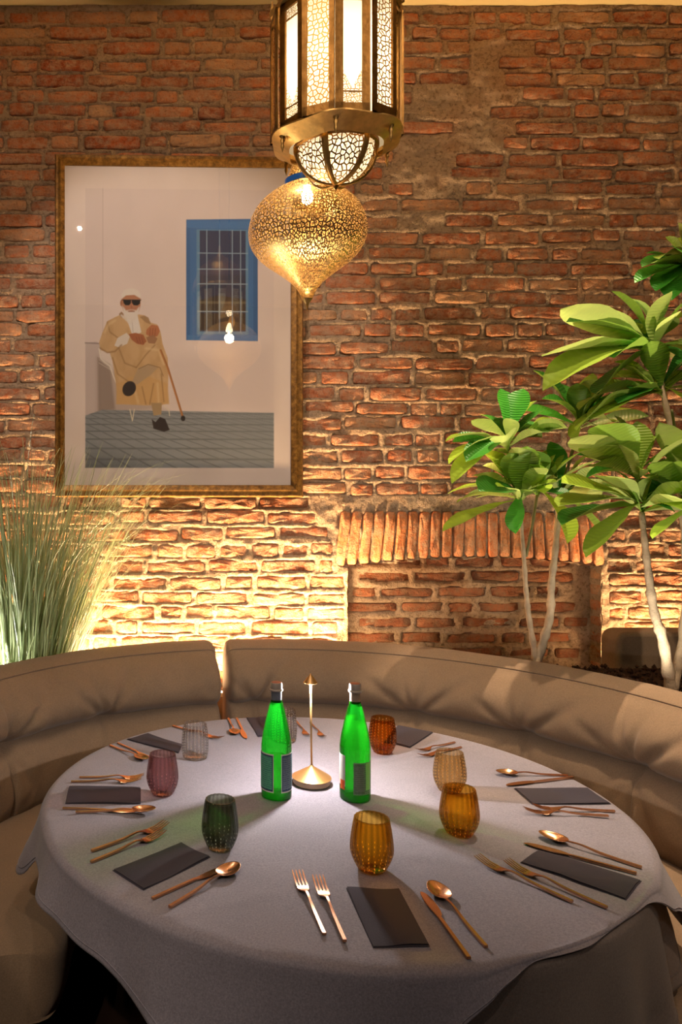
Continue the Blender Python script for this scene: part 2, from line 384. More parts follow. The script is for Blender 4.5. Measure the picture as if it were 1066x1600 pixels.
# mortar bed: pushed back behind each brick, smeared over the joints
def mortar(name, x0, x1, z0, z1, step, Y0, lst, mask_fn=None, seed=3, proud=.0):
    xs = np.arange(x0, x1 + step, step); zs = np.arange(z0, z1 + step, step); X, Z = np.meshgrid(xs, zs)
    ins = np.full(X.shape, -1.0)
    for (xc, zc, L, h, a) in lst:
        i0 = max(0, int((xc - L / 2 - .03 - x0) / step)); i1 = int((xc + L / 2 + .03 - x0) / step) + 2
        j0 = max(0, int((zc - h / 2 - .03 - z0) / step)); j1 = int((zc + h / 2 + .03 - z0) / step) + 2
        sx = X[j0:j1, i0:i1]; sz = Z[j0:j1, i0:i1]
        d = np.minimum(L / 2 - abs(sx - xc), h / 2 - abs(sz - zc)); ins[j0:j1, i0:i1] = np.maximum(ins[j0:j1, i0:i1], d)
    ins = ins + fbm(X * 16, Z * 28, seed + 5, 3) * .011
    t = np.clip((ins + .002) / .010, 0, 1); t = t * t * (3 - 2 * t)
    rough = fbm(X * 9, Z * 15, seed, 5)
    off = .004 + rough * .017 + fbm(X * 60, Z * 60, seed + 9, 2) * .004
    Y = Y0 - off - proud + t * .017
    mask = None
    if mask_fn is not None:
        xm = (X[:-1, :-1] + X[1:, 1:]) / 2; zm = (Z[:-1, :-1] + Z[1:, 1:]) / 2; mask = mask_fn(xm, zm)
    return X, Y, Z, mask
def niche_mask(x, z):
    u = (x - NX0) / (NX1 - NX0); top = wz(886) + .045 * np.maximum(0, 1 - (2 * u - 1) ** 2)
    return ~((x > NX0) & (x < NX1) & (z < top + fbm(x * 20, z * 0, 4, 3) * .012))
arch = []
na = 23
for i in range(na):
    u = (i + .5) / na; xb = AX0 + .01 + (AX1 - AX0 - .02) * u; lean = (u - .5) * -.26
    zb = arch_bot(max(NX0, min(NX1, xb))) + .004; hh = ARCH_T - zb - rnd.uniform(.004, .012)
    arch.append((xb, zb + hh / 2, hh, lean))
allb = [(a[0], a[1], .048, a[2], 0) for a in arch] + bricks
X, Y, Z, mask = mortar('m', -1.8, 3.4, 0, ZTOP, .0085, WALL, allb, niche_mask)
wall = struct(grid_obj('wall_back', X, Y, Z, MORT, None, mask))
b = MB(); b.box(XL, -1.79, WALL, WALL + .3, 0, ZTOP); b.box(3.39, XR, WALL, WALL + .3, 0, ZTOP)
b.box(XL, XR, WALL + .3, WALL + .35, 0, ZTOP); struct(b.build('wall_back_core', MORT, None, False))
# choose the 300 that show largest
def visible(bk):
    xc, zc, L, h, a = bk; px = VX + xc * F / WALL; py = VY - (zc - ZC) * F / WALL
    if px < 0 or px > 1066 or py > 1025 or py < 8: return False
    if 105 < px < 455 and 265 < py < 765: return False
    return True
vis = sorted([q for q in bricks if visible(q)], key=lambda q: -q[2] * q[3]); keep = set(id(q) for q in vis[:300])
rest = MB()
for i, q in enumerate(bricks):
    xc, zc, L, h, a = q; proud = -.001 + rnd.uniform(-.005, .005)
    if id(q) in keep:
        mb = MB(); brick_mesh(mb, L, h, .03, i); me = mb.mesh('brick', BR); o = link('brick', me, wall, (xc, WALL + proud, zc)); o.rotation_euler = (0, a, 0)
    else: brick_mesh(rest, L, h, .03, i, xc, WALL + proud, zc, a)
o = rest.build('brick_field', BR, wall); o['kind'] = 'stuff'
# arch of bricks on end
tr = bpy.data.objects.new('trim_1', None); COL.objects.link(tr); struct(tr); tr.location = ((NX0 + NX1) / 2, WALL, ARCH_T)
for i, (xb, zc, hh, lean) in enumerate(arch):
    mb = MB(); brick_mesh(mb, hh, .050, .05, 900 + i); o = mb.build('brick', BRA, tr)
    o.location = (xb - tr.location.x, -.011 + rnd.uniform(-.003, .003), zc - ARCH_T); o.rotation_euler = (0, -PI / 2 + lean, 0)
# niche: back, jambs and soffit
ND = .11
nb = []
z = .4; k = 0
while z < 1.27:
    x = NX0 + rnd.uniform(0, .1)
    while x < NX1:
        L = rnd.choice((.12, .2, .24, .26)); nb.append((x + L / 2, z + rnd.uniform(-.003, .003), L, rnd.uniform(.048, .056), rnd.uniform(-.01, .01))); x += L + rnd.uniform(.02, .035)
    z += .0763
nb = [q for q in nb if q[0] + q[2] / 2 < NX1]
X, Y, Z, _ = mortar('n', NX0 - .05, NX1 + .05, .3, 1.33, .01, WALL + ND, nb, None, 31)
niche = struct(grid_obj('wall_niche', X, Y, Z, MORT))
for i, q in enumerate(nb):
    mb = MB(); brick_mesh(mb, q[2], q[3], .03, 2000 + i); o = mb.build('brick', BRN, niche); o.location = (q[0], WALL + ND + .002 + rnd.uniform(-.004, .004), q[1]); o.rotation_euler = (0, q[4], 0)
b = MB(); n = 40
def jamb(pts, s):
    ys = [WALL - .004, WALL + .03, WALL + .06, WALL + ND + .02]
    rows = [[(x + .004 * math.sin(i * 2.1 + s + j), y, zz + .003 * math.sin(i * 1.3 + j * 2)) for i, (x, zz) in enumerate(pts)] for j, y in enumerate(ys)]
    b.grid(rows)
jamb([(NX1 + .002, .3 + (wz(886) - .3) * i / 30) for i in range(31)], 0)
jamb([(NX0 - .002, .3 + (wz(886) - .3) * i / 30) for i in range(31)], 1)
jamb([(NX0 + (NX1 - NX0) * i / 40, arch_bot(NX0 + (NX1 - NX0) * i / 40) + .002) for i in range(41)], 2)
struct(b.build('niche_reveal', MORT, niche))
for i in range(11):
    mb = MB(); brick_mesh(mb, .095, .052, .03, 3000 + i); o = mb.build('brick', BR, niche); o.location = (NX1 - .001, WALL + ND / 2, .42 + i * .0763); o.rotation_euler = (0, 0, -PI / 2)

# ================================================================ SOFA
def prof(phi):
    """front outline of the backrest, radius / height pairs"""
    return [(1.185, .40), (1.155, .47), (1.150, .55), (1.165, .62), (1.205, .675), (1.165, .72), (1.165, .79), (1.205, .86), (1.243, .893), (1.2490, .8985), (1.2555, .9000), (1.2530, .9045), (1.268, .914), (1.30, .928), (1.335, .93), (1.37, .915), (1.385, .87), (1.39, .70), (1.39, .30), (1.36, .20)]
def cray(px, z, R):
    """angle about the table centre where the ray of column px meets radius R at height z"""
    k = (px - VX) / F; A = 1 + k * k; B = k * CX + CY; Cc = CX * CX + CY * CY - R * R; d = (B + math.sqrt(B * B - A * Cc)) / A
    return math.atan2(d - CY, k * d - CX)
PG = [cray(p, .68, 1.2) for p in (-170, 10, 164, 400, 650, 819, 997)] + [cray(997, .68, 1.2) - .42, cray(997, .68, 1.2) - .80]
PG = [p if p > -1 else p + 2 * PI for p in PG]
from itertools import accumulate
def catm(p, n):
    o = []
    for i in range(len(p) - 1):
        a, b_, c, d = p[max(i - 1, 0)], p[i], p[i + 1], p[min(i + 2, len(p) - 1)]
        for k in range(n):
            t = k / n; o.append(tuple(.5 * (2 * b_[q] + (c[q] - a[q]) * t + (2 * a[q] - 5 * b_[q] + 4 * c[q] - d[q]) * t * t + (3 * b_[q] - a[q] - 3 * c[q] + d[q]) * t ** 3) for q in range(len(p[0]))))
    o.append(tuple(p[-1])); return o
def backrest(name, a0, a1, parent, sd, pinch_edges=True):
    pr = catm(prof(0), 6); n = int(abs(a1 - a0) * 1.25 / .0085); PRr = np.array(pr); A = np.linspace(a0, a1, n)
    Rr = PRr[:, 0][:, None] + 0 * A; Zz = PRr[:, 1][:, None] + 0 * A; AA = A[None, :] + 0 * Rr
    # push inward = bulge toward sitter, only on the front face
    u = (Zz - .675); front = (np.arange(len(pr)) < 12 * 6)[:, None]
    dR = np.zeros_like(Rr)
    for g in PG:
        da = (AA - g) * 1.2; rr = np.hypot(da, u)
        dR += .030 * np.exp(-(rr / .040) ** 2)                                  # tuft
        wgt = 1.35
        for ang, amp, ln in ((2.30, .022, .26), (1.85, .016, .20), (1.20, .014, .18), (.62, .016, .22), (-1.25, .006, .15), (-1.9, .010, .16), (-.6, .010, .16)):
            ang2 = ang + .18 * math.sin(g * 37 + ang * 5 + sd); c, s = math.cos(ang2), math.sin(ang2)
            al = da * c + u * s; ac = -da * s + u * c
            w = .008 + .065 * np.clip(al, 0, 1)
            dR += wgt * amp * np.exp(-(ac / w) ** 2) * np.clip(al / .07, 0, 1) * np.exp(-(np.clip(al, 0, 9) / ln) ** 2)
        # vertical seam below
        dR += .016 * np.exp(-(da / .009) ** 2) * np.clip(-u / .03, 0, 1) * (Zz > .42)
    dR += .020 * np.exp(-(u / .010) ** 2)
    dR -= .016 * np.sin(np.clip((Zz - .68) / .22, 0, 1) * PI)
    dR += fbm(AA * 7, Zz * 6, 50 + sd, 3) * .020 * np.clip((.92 - Zz) / .1, 0, 1)
    dR += fbm(AA * 24, Zz * 9, 70 + sd, 2) * .006
    # top seam
    dR = dR * np.clip((.905 - Zz) / .07, 0, 1)
    Rr = Rr + dR * front
    Zz = Zz + (~front) * fbm(AA * 10, Rr * 10, 5, 2) * .004
    # rounded ends
    e = np.minimum(np.abs(A - a0), np.abs(A - a1)) * 1.2; rd = .03 * (1 - np.sqrt(np.clip(1 - (1 - np.clip(e / .035, 0, 1)) ** 2, 0, 1)))
    mid = 1.275; Rr = Rr + np.sign(mid - Rr) * rd[None, :] * np.clip(np.abs(mid - Rr) / .04, 0, 1); Zz = Zz - rd[None, :] * np.clip((Zz - .8) / .1, 0, 1)
    X = CX + Rr * np.cos(AA); Y = CY + Rr * np.sin(AA)
    o = grid_obj(name, X, Y, Zz, SOFA, parent); me = o.data
    m = MB(); m.v = [tuple(v.co) for v in me.vertices]
    # end caps
    rows, cols = X.shape
    c0 = [i * cols for i in range(rows)]; c1 = [i * cols + cols - 1 for i in range(rows)]
    m.f = [tuple(p.vertices) for p in me.polygons] + [tuple(c0), tuple(reversed(c1))]; m.m = [0] * len(m.f); m.uv = [(0, 0)] * len(m.v)
    o.data = m.mesh(name, SOFA); o.data.set_sharp_from_angle(angle=math.radians(70)); bpy.data.meshes.remove(me)
    # stitched seam along the top front edge
    return o
SEAM = simple('seam_thread', hexc('5c4a38'), .9)
def seat(a0, a1, parent, sd):
    pr = [(1.19, .30), (1.19, .425), (1.10, .437), (.95, .44), (.80, .438), (.745, .432), (.715, .415), (.705, .38), (.707, .30), (.725, .262), (.76, .255), (1.19, .255)]
    pr = [pr[0]] + catm(pr[1:], 3); A = np.linspace(a0, a1, 160); PRr = np.array(pr)
    Rr = PRr[:, 0][:, None] + 0 * A; Zz = PRr[:, 1][:, None] + 0 * A + fbm(A[None, :] * 4, PRr[:, 0][:, None] * 5, sd, 3) * .008; AA = A[None] + 0 * Rr
    e = np.minimum(abs(A - a0), abs(A - a1)) * .72; Rr = Rr + (Rr < .9) * (.075 * (1 - np.sqrt(np.clip(1 - (1 - np.clip(e / .16, 0, 1)) ** 2, 0, 1))))[None, :]
    rows, cols = Rr.shape; m = MB(); X = CX + Rr * np.cos(AA); Y = CY + Rr * np.sin(AA)
    m.grid([[(X[i, j], Y[i, j], Zz[i, j]) for j in range(cols)] for i in range(rows)])
    m.f += [tuple(i * cols for i in range(rows)), tuple(reversed([i * cols + cols - 1 for i in range(rows)]))]; m.m += [0, 0]
    o = m.build('seat', SOFA, parent); o.data.set_sharp_from_angle(angle=math.radians(75))
    bv = o.modifiers.new('b', 'BEVEL'); bv.width = .012; bv.segments = 3; bv.limit_method = 'ANGLE'; bv.angle_limit = math.radians(60)
    m = MB(); m.lathe([(.90, 0.0), (.90, .25), (1.34, .25), (1.34, 0.0), (.90, 0)], 60, 0, (CX, CY, 0.0), min(a0, a1) + .03, max(a0, a1) - .03); m.build('plinth', BLACK, parent, False)
aL = cray(332, .93, 1.33); aR = cray(350, .93, 1.33)
AEND = PI + .30
sl = thing('curved_sofa', 'taupe fabric curved banquette section on the left, in front of the tall grass', 'sofa', (CX, CY, 0), 0, 'curved banquette around the table')
sr = thing('curved_sofa', 'long taupe fabric curved banquette section sweeping right below the leafy plants', 'sofa', (CX, CY, 0), 0, 'curved banquette around the table')
for s_, a0, a1, sd in ((sl, aL, AEND, 1), (sr, aR, -.75, 2)):
    backrest('backrest', a0, a1, s_, sd); seat(a0, (PI + .255) if sd == 1 else a1, s_, sd)
for s_ in (sl, sr):
    for ch in s_.children: ch.location = (-CX, -CY, 0)
# LED tape along the foot of the wall, lit
LED = emit('led_glow', (1.0, .72, .42), 14)
for x0, x1, lb in ((-.82, .92, 'glowing warm light strip on the left behind the sofa gap'), (2.2, 3.04, 'glowing warm light strip at right of niche, behind the plants')):
    t_ = thing('light_strip', lb, 'light strip', ((x0 + x1) / 2, 3.70, .64), 0)
    m = MB(); m.box(x0 - (x0 + x1) / 2, x1 - (x0 + x1) / 2, -.014, .014, -.012, .0); m.build('housing', CAPM, t_, False)
    m = MB(); m.box(x0 - (x0 + x1) / 2, x1 - (x0 + x1) / 2, -.008, .008, .0, .004); m.build('diffuser', LED, t_, False)
m = MB(); m.box(-.86, .95, 3.66, 3.79, 0, .628); m.box(2.16, 3.08, 3.66, 3.79, 0, .628); o = struct(m.build('trim_2', DARKW, None, False))
# planter behind the right part of the sofa
poly = []
for i in range(25):
    a = cray(800, .85, 1.4) - (i / 24) * 1.5; poly.append((CX + 1.405 * math.cos(a), CY + 1.405 * math.sin(a)))
PYB = 3.36
poly2 = [p for p in poly if p[1] < PYB - .02 and p[1] > 1.35]; poly2 = poly2 + [(2.75, poly2[-1][1]), (2.75, PYB), (poly2[0][0] - .02, PYB)]
pl = thing('planter', 'low grey planter of dark soil behind the right sofa back', 'planter', (2.1, 2.9, 0))
m = MB(); m.prism([(x - 2.1, y - 2.9) for x, y in poly2], 0, .825); m.build('box', STONE, pl, False)
m = MB()
cxp = sum(p[0] for p in poly2) / len(poly2); cyp = sum(p[1] for p in poly2) / len(poly2)
m.prism([((x - cxp) * .985 + cxp - 2.1, (y - cyp) * .985 + cyp - 2.9) for x, y in poly2], .80, .835)
for i in range(2600):
    x = rnd.uniform(1.2, 2.7); y = rnd.uniform(2.2, PYB - .03)
    if math.hypot(x - CX, y - CY) < 1.43: continue
    r = rnd.uniform(.005, .013); c = Vector((x - 2.1, y - 2.9, .835 + rnd.uniform(0, .018)))
    m.add([c + Vector(q) * r * rnd.uniform(.6, 1.3) for q in ((1, 0, 0), (-1, 0, 0), (0, 1, 0), (0, -1, 0), (0, 0, 1), (0, 0, -1))], [(0, 2, 4), (2, 1, 4), (1, 3, 4), (3, 0, 4), (2, 0, 5), (1, 2, 5), (3, 1, 5), (0, 3, 5)])
o = m.build('soil', SOIL, pl, False); o['kind'] = 'stuff'
# upholstered bench end behind the plants
be = thing('bench', 'olive-taupe upholstered bench back standing by the wall behind the right plant', 'bench', (2.5, 3.50, 0))
m = MB(); pts = []
x0, x1, zt = P(959, 0, 3.46).x - 2.5, .75, P(0, 986, 3.46).z
for i in range(7): a = PI - i / 6 * PI / 2; pts.append((x0 + .05 + .05 * math.cos(a), zt - .05 + .05 * math.sin(a)))
pts += [(x1, zt), (x1, .42), (x0, .42)]
n = len(pts); m.add([(x, -.07, z) for x, z in pts] + [(x, .07, z) for x, z in pts], [tuple(range(n)), tuple(reversed(range(n, 2 * n)))] + [(i, n + i, n + (i + 1) % n, (i + 1) % n) for i in range(n)])
o = m.build('backrest', SOFA, be); o.data.set_sharp_from_angle(angle=.8); bv = o.modifiers.new('b', 'BEVEL'); bv.width = .02; bv.segments = 3; bv.limit_method = 'ANGLE'
m = MB(); m.box(x0, x1, -.06, .06, 0, .42); m.build('base', STONE, be, False)

# ================================================================ TABLE
tb = thing('round_table', 'round dining table hidden beneath the grey linen cloth', 'table', (CX, CY, 0))
m = MB(); m.lathe([(0, HT - .035), (RT - .02, HT - .035), (RT - .012, HT - .022), (RT - .02, HT - .013), (0, HT - .013)], 64); m.build('tabletop', WOODD, tb, sharp=40)
m = MB(); m.lathe([(.05, .04), (.045, HT - .035)], 24); m.build('pedestal', BLACK, tb)
m = MB(); m.lathe([(0, .0), (.30, .0), (.30, .015), (.06, .04), (0, .04)], 40); m.build('foot', BLACK, tb, sharp=40)
def cyc(tab):
    ks = sorted(tab)
    def f(p):
        p = p % 360; a = ks[-1] - 360; va = tab[ks[-1]]
        for q in ks + [ks[0] + 360]:
            vb = tab[q % 360 if q >= 360 else q]
            if p <= q:
                t = (p - a) / max(1e-6, q - a); t = t * t * (3 - 2 * t); return va + (vb - va) * t
            a, va = q, vb
        return va
    return f
# drop and flare of the upper and lower cloth around the table (degrees)
L1 = cyc({0: .16, 40: .12, 90: .14, 140: .12, 168: .13, 178: .17, 184: .19, 192: .095, 200: .09, 207: .10, 213: .105, 222: .12, 232: .17, 245: .30, 250: .33, 262: .33, 268: .24, 274: .09, 280: .04, 286: .02, 292: .016, 312: .014, 318: .022, 326: .07, 338: .19, 348: .25})
FL1 = cyc({0: .05, 90: .02, 165: .03, 178: .06, 183: .075, 190: .012, 198: .015, 206: .05, 214: .03, 225: .015, 240: .05, 252: .03, 264: .06, 276: .02, 290: .002, 315: .004, 326: .03, 340: .10, 348: .10})
L2 = cyc({0: .12, 90: .08, 180: .08, 255: .08, 266: .4, 275: .52, 300: .5, 308: .5, 314: .29, 332: .27, 345: .2})
FL2 = cyc({0: .02, 90: .0, 180: .0, 265: .0, 275: .03, 283: .0, 291: .045, 299: .005, 306: .055, 313: .01, 320: .06, 327: .02, 334: .07, 345: .05})
def cz(x, y):
    r = np.hypot(x, y); th = np.arctan2(y, x)
    z = fbm(CX + x * 5, y * 5, 5, 3) * .0028 + .0018 * np.exp(-((r * np.sin(th + .3) + .30) / .012) ** 2) + fbm(x * 14, y * 14, 14, 2) * .0012
    z = z + .0028 * np.exp(-((r * np.cos(th - .42) - .13) / .008) ** 2) + .002 * np.exp(-((r * np.cos(th + 1.15) + .16) / .008) ** 2) + .0025 * np.exp(-((r * np.cos(th + 1.15) - .38) / .009) ** 2)
    return z
def cloth(name, mat, Rr, Lf, Ff, zt, label, sd, wr=.0):
    n = 480; th = np.arange(n) / n * 2 * PI; rows = []
    rs = list(np.linspace(.03, Rr - .03, 34)) + [Rr - .018]
    for r in rs:
        z = zt + wr * cz(r * np.cos(th), r * np.sin(th))
        rows.append(np.stack([r * np.cos(th), r * np.sin(th), z], -1))
    Lv = np.array([Lf(math.degrees(a)) for a in th]); Fv = np.array([Ff(math.degrees(a)) for a in th])
    Lv = np.convolve(np.r_[Lv[-3:], Lv, Lv[:3]], np.ones(7) / 7, 'valid'); Fv = np.convolve(np.r_[Fv[-3:], Fv, Fv[:3]], np.ones(7) / 7, 'valid')
    cr = .016
    for k in range(1, 7):
        a = k / 6 * PI / 2 * .93; q = np.minimum(1, Lv / .05)
        rr = Rr - .018 + (cr + .006) * np.sin(a) * q + Fv * .06 * (k / 6); zz = zt - cr * (1 - np.cos(a)) * q
        rows.append(np.stack([rr * np.cos(th), rr * np.sin(th), zz + 0 * th], -1))
    for k in range(1, 27):
        t = k / 26; drop = np.maximum(Lv - cr, .002) * t
        wob = fbm(th * 6 + sd, drop * 9, sd + 3, 2) * .014 * t
        rr = Rr - .018 + (cr + .006) * np.minimum(1, Lv / .05) + Fv * (.06 + .94 * t ** 1.1) + wob
        zz = zt - cr * np.minimum(1, Lv / .05) - drop
        rows.append(np.stack([rr * np.cos(th), rr * np.sin(th), zz], -1))
    V = [[tuple(p) for p in r] for r in rows]
    m = MB(); m.grid(V[::1], closed=True); m.f = [f_[::-1] for f_ in m.f]; m.v.append((0, 0, zt + wr * float(cz(0, 0)))); m.uv.append((0, 0)); c = len(m.v) - 1
    for j in range(n): m.f.append((c, j, (j + 1) % n)); m.m.append(0)
    me = m.mesh(name, mat); o = link(name, me, None, (CX, CY, 0)); tag(o, label, 'tablecloth')
    sm = o.modifiers.new('s', 'SOLIDIFY'); sm.thickness = .0018; sm.offset = -1
    # hem seam
    h = MB(); loop = [Vector(p) + Vector((p[0], p[1], 0)).normalized() * .0008 for p in V[-4]]; h.tube(loop + [loop[0]], .0011, 4, cap=False); h.build('hem', mat, o)
    return o
cloth('tablecloth', CLOTH2, RT - .012, L2, FL2, HT - .009, 'lower grey-brown tablecloth hanging in folds at the right front', 13)
cloth('tablecloth', CLOTH, RT, L1, FL1, HT, 'upper grey linen tablecloth laid under all the place settings', 5, 1.0)
TOP = HT + .001
def iz(*ps): return HT + .0008 + max(float(cz(a[0] - CX, a[1] - CY)) for a in ps)

# ---------------------------------------------------------------- napkins
def napkin(pts, label):
    q = [T(x, y, TOP) for x, y in pts]; c = sum(q, Vector()) / 4; cb = iz(c) - HT; mb = MB(); nn = 10
    t = thing('napkin', label, 'napkin', (c.x, c.y, HT + cb), 0, 'charcoal napkins on the table')
    for ly, (z0, th, sh, nm) in enumerate(((.0005, .0022, .0, 'lower_fold'), (.003, .0022, -.006, 'upper_fold'))):
        mb = MB(); top = []; sc = 1 + sh * 4
        for i in range(nn + 1):
            row = []
            for j in range(nn + 1):
                u, v = i / nn, j / nn; p = (q[0] * (1 - u) + q[1] * u) * (1 - v) + (q[3] * (1 - u) + q[2] * u) * v
                e = min(u, 1 - u, v, 1 - v); zz = z0 + th * (1 if e > 0 else .25) + .0012 * math.sin(u * 5 + c.x * 9) * math.sin(v * 4 + c.y * 7) * (1 + ly)
                row.append(((p.x - c.x) * sc, (p.y - c.y) * sc, zz + float(cz(p.x - CX, p.y - CY)) + .0008 - cb))
            top.append(row)
        mb.grid(top)
        bot = [[(x, y, z - th * .3) for x, y, z in r] for r in top]; mb.grid([r[::-1] for r in bot])
        for ed in ([top[0], bot[0]], [bot[-1], top[-1]], [[r[0] for r in bot], [r[0] for r in top]], [[r[-1] for r in top], [r[-1] for r in bot]]): mb.grid(ed)
        mb.build(nm, NAP, t, sharp=50)
    return t
napkin([(541, 1388), (624, 1389), (672, 1480), (583, 1481)], 'charcoal napkin at the front, nearest the camera, between forks and knife')
napkin([(176, 1360), (284, 1317), (329, 1340), (224, 1391)], 'charcoal napkin at the front left, beside the grey-green tumbler')
napkin([(108, 1229), (220, 1230), (220, 1256), (102, 1256)], 'charcoal napkin at the left edge, left of the mauve tumbler')
napkin([(198, 1156), (231, 1147), (285, 1164), (279, 1177)], 'charcoal napkin at the back left, touching the clear tumbler')
napkin([(385, 1122), (430, 1121), (448, 1151), (403, 1152)], 'charcoal napkin at the far edge behind the left green bottle')
napkin([(622, 1134), (677, 1145), (641, 1169), (600, 1160)], 'charcoal napkin at the far right, behind the bubbled amber tumbler')
napkin([(803, 1232), (919, 1232), (955, 1256), (832, 1257)], 'charcoal napkin at the right edge with spoon and knife above it')
napkin([(813, 1347), (840, 1328), (1003, 1376), (979, 1406)], 'charcoal napkin at the front right, beside the two long forks')

# ---------------------------------------------------------------- cutlery (local +Y from handle end to tip, 0.21 long)
def strip(mb, path, seg=None):
    """path of (y, z, halfwidth, thickness, xoff)"""
    rows = []
    for y, z, w, th, xo in path: rows.append([(xo - w, y, z), (xo - w * .9, y, z + th), (xo + w * .9, y, z + th), (xo + w, y, z)])
    mb.grid(rows, closed=True); n = len(mb.v)
    mb.f += [tuple(range(n - 4 * len(rows), n - 4 * len(rows) + 4)), tuple(reversed(range(n - 4, n)))]; mb.m += [0, 0]
HANDLE = [(0, .0008, .0036, .0045, 0), (.03, .001, .0036, .0044, 0), (.08, .003, .0030, .004, 0), (.112, .0075, .0023, .0032, 0), (.128, .0085, .0022, .0025, 0)]
def make_fork():
    t = thing('fork', '', 'fork', (0, 0, 0), 0, 'copper forks on the table')
    mb = MB(); strip(mb, catm(HANDLE, 4)); mb.build('handle', COPPER, t, sharp=50)
    mb = MB(); strip(mb, catm([(.126, .0085, .0022, .0022, 0), (.136, .0065, .0045, .002, 0), (.146, .0035, .0105, .0018, 0), (.155, .0022, .0120, .0016, 0), (.163, .0025, .0120, .0016, 0)], 4))
    for k in range(4):
        xo = (-1.5 + k) * .0066; strip(mb, [(.162, .0025, .0021, .0016, xo), (.18, .0042, .0017, .0015, xo * 1.0), (.197, .009, .0013, .0014, xo * 1.02), (.207, .0125, .0005, .001, xo * 1.02)])
    mb.build('tines', COPPER, t, sharp=50); return t
def make_knife():
    t = thing('knife', '', 'knife', (0, 0, 0), 0, 'copper knives on the table')
    mb = MB(); strip(mb, catm([(0, .0008, .0037, .0042, 0), (.05, .001, .0035, .0042, 0), (.11, .0012, .0032, .004, 0), (.122, .0015, .0028, .003, 0)], 3)); mb.build('handle', COPPER, t, sharp=50)
    mb = MB(); strip(mb, catm([(.121, .0016, .0028, .0026, 0), (.130, .0018, .006, .002, .0022), (.15, .0018, .0088, .0018, .003), (.175, .0018, .0092, .0016, .0028), (.195, .0018, .0075, .0014, .0022), (.206, .0018, .0045, .0012, .0012), (.211, .0018, .0012, .001, 0)], 4)); mb.build('blade', COPPER, t, sharp=50); return t
def make_spoon():
    t = thing('spoon', '', 'spoon', (0, 0, 0), 0, 'copper spoons on the table')
    mb = MB(); strip(mb, catm(HANDLE + [(.148, .0075, .0035, .0018, 0)], 4)); mb.build('handle', COPPER, t, sharp=50)
    mb = MB(); rows = []; nn = 28
    for off in (0, .0012):
        for s in ((0, .2, .4, .6, .8, .93, 1.0) if off == 0 else (1.0, .93, .8, .6, .4, .2, 0)):
            row = []
            for i in range(nn):
                a = 2 * PI * i / nn; c, s_ = math.cos(a), math.sin(a); wv = .0205 * (1 - .16 * c)
                row.append((wv * s_ * s, .178 + .032 * c * s, .0012 + off + .0085 * s * s + .001 * c))
            rows.append(row)
    mb.grid(rows, closed=True); mb.build('bowl', COPPER, t); return t
MK = {'fork': make_fork, 'knife': make_knife, 'spoon': make_spoon}; PROTO = {}
def cut(kind, a, b, label, lift=0):
    p, q = T(*a, TOP), T(*b, TOP + .004); d = q - p; L = max(.188, min(.232, math.hypot(d.x, d.y))); rz = math.atan2(d.y, d.x) - PI / 2; sc = L / .209; pz = iz(p, q, (p + q) / 2, p * .75 + q * .25, p * .25 + q * .75)
    if kind not in PROTO:
        o = PROTO[kind] = MK[kind](); o.location = (p.x, p.y, pz); o.rotation_euler = (0, 0, rz); o.scale = (sc,) * 3; o['label'] = label
    else: dup(PROTO[kind], (p.x, p.y, pz), rz, label, None, (sc,) * 3)
cut('fork', (507, 1462), (464, 1365), 'left one of the two copper forks at the front place')
cut('fork', (539, 1474), (496, 1374), 'copper fork right beside the front napkin, on its left side')
cut('knife', (733, 1500), (650, 1382), 'copper knife at the front place, between napkin and spoon')
cut('spoon', (760, 1482), (674, 1382), 'copper spoon at the front place, right of the knife')
cut('fork', (143, 1331), (262, 1288), 'upper of the two copper forks at the front left place')
cut('fork', (142, 1348), (257, 1300), 'lower of two copper forks at front left, nearer its napkin')
cut('knife', (238, 1406), (352, 1352), 'copper knife at the front left place, just below the napkin')
cut('spoon', (265, 1420), (372, 1354), 'copper spoon at the front left place, nearest the table edge')
cut('fork', (124, 1216), (226, 1214), 'upper fork behind the left-edge napkin, pointing at the mauve tumbler')
cut('fork', (111, 1223), (222, 1220), 'lower fork just behind the left-edge napkin')
cut('knife', (98, 1265), (214, 1267), 'copper knife just in front of the left-edge napkin')
cut('spoon', (118, 1272), (243, 1268), 'copper spoon below the mauve tumbler, in front of left-edge napkin')
cut('knife', (184, 1162), (238, 1184), 'copper knife touching the back-left napkin, left of the mauve tumbler')
cut('spoon', (172, 1166), (231, 1189), 'copper spoon at the back left, above the mauve tumbler')
cut('fork', (270, 1136), (351, 1157), 'copper fork passing behind the clear tumbler at the back left')
cut('spoon', (357, 1124), (369, 1150), 'copper spoon at the far edge, left of the far napkin')
cut('knife', (370, 1124), (387, 1157), 'copper knife at the far edge, beside the far napkin')
cut('fork', (463, 1128), (482, 1152), 'copper fork at the far edge just left of the lamp pole')
cut('fork', (485, 1130), (506, 1153), 'copper fork at the far edge just right of the lamp pole')
cut('fork', (711, 1161), (652, 1174), 'upper copper fork right of the far-right napkin')
cut('fork', (721, 1169), (655, 1183), 'lower copper fork behind the pale amber tumbler')
cut('spoon', (887, 1213), (776, 1208), 'copper spoon at the right place, farthest of its setting')
cut('knife', (896, 1216), (777, 1228), 'copper knife at the right place, just behind the right-edge napkin')
cut('fork', (961, 1269), (832, 1262), 'copper fork touching the front of the right-edge napkin')
cut('fork', (951, 1277), (818, 1268), 'copper fork at right place, second from right-edge napkin')
cut('spoon', (1003, 1357), (843, 1303), 'copper spoon at the front right place, above the knife')
cut('knife', (995, 1366), (820, 1316), 'copper knife lying beside the front-right napkin')
cut('fork', (949, 1421), (790, 1349), 'copper fork at the front right, nearer the napkin')
cut('fork', (895, 1412), (744, 1342), 'copper fork at the front right, farther from the napkin')

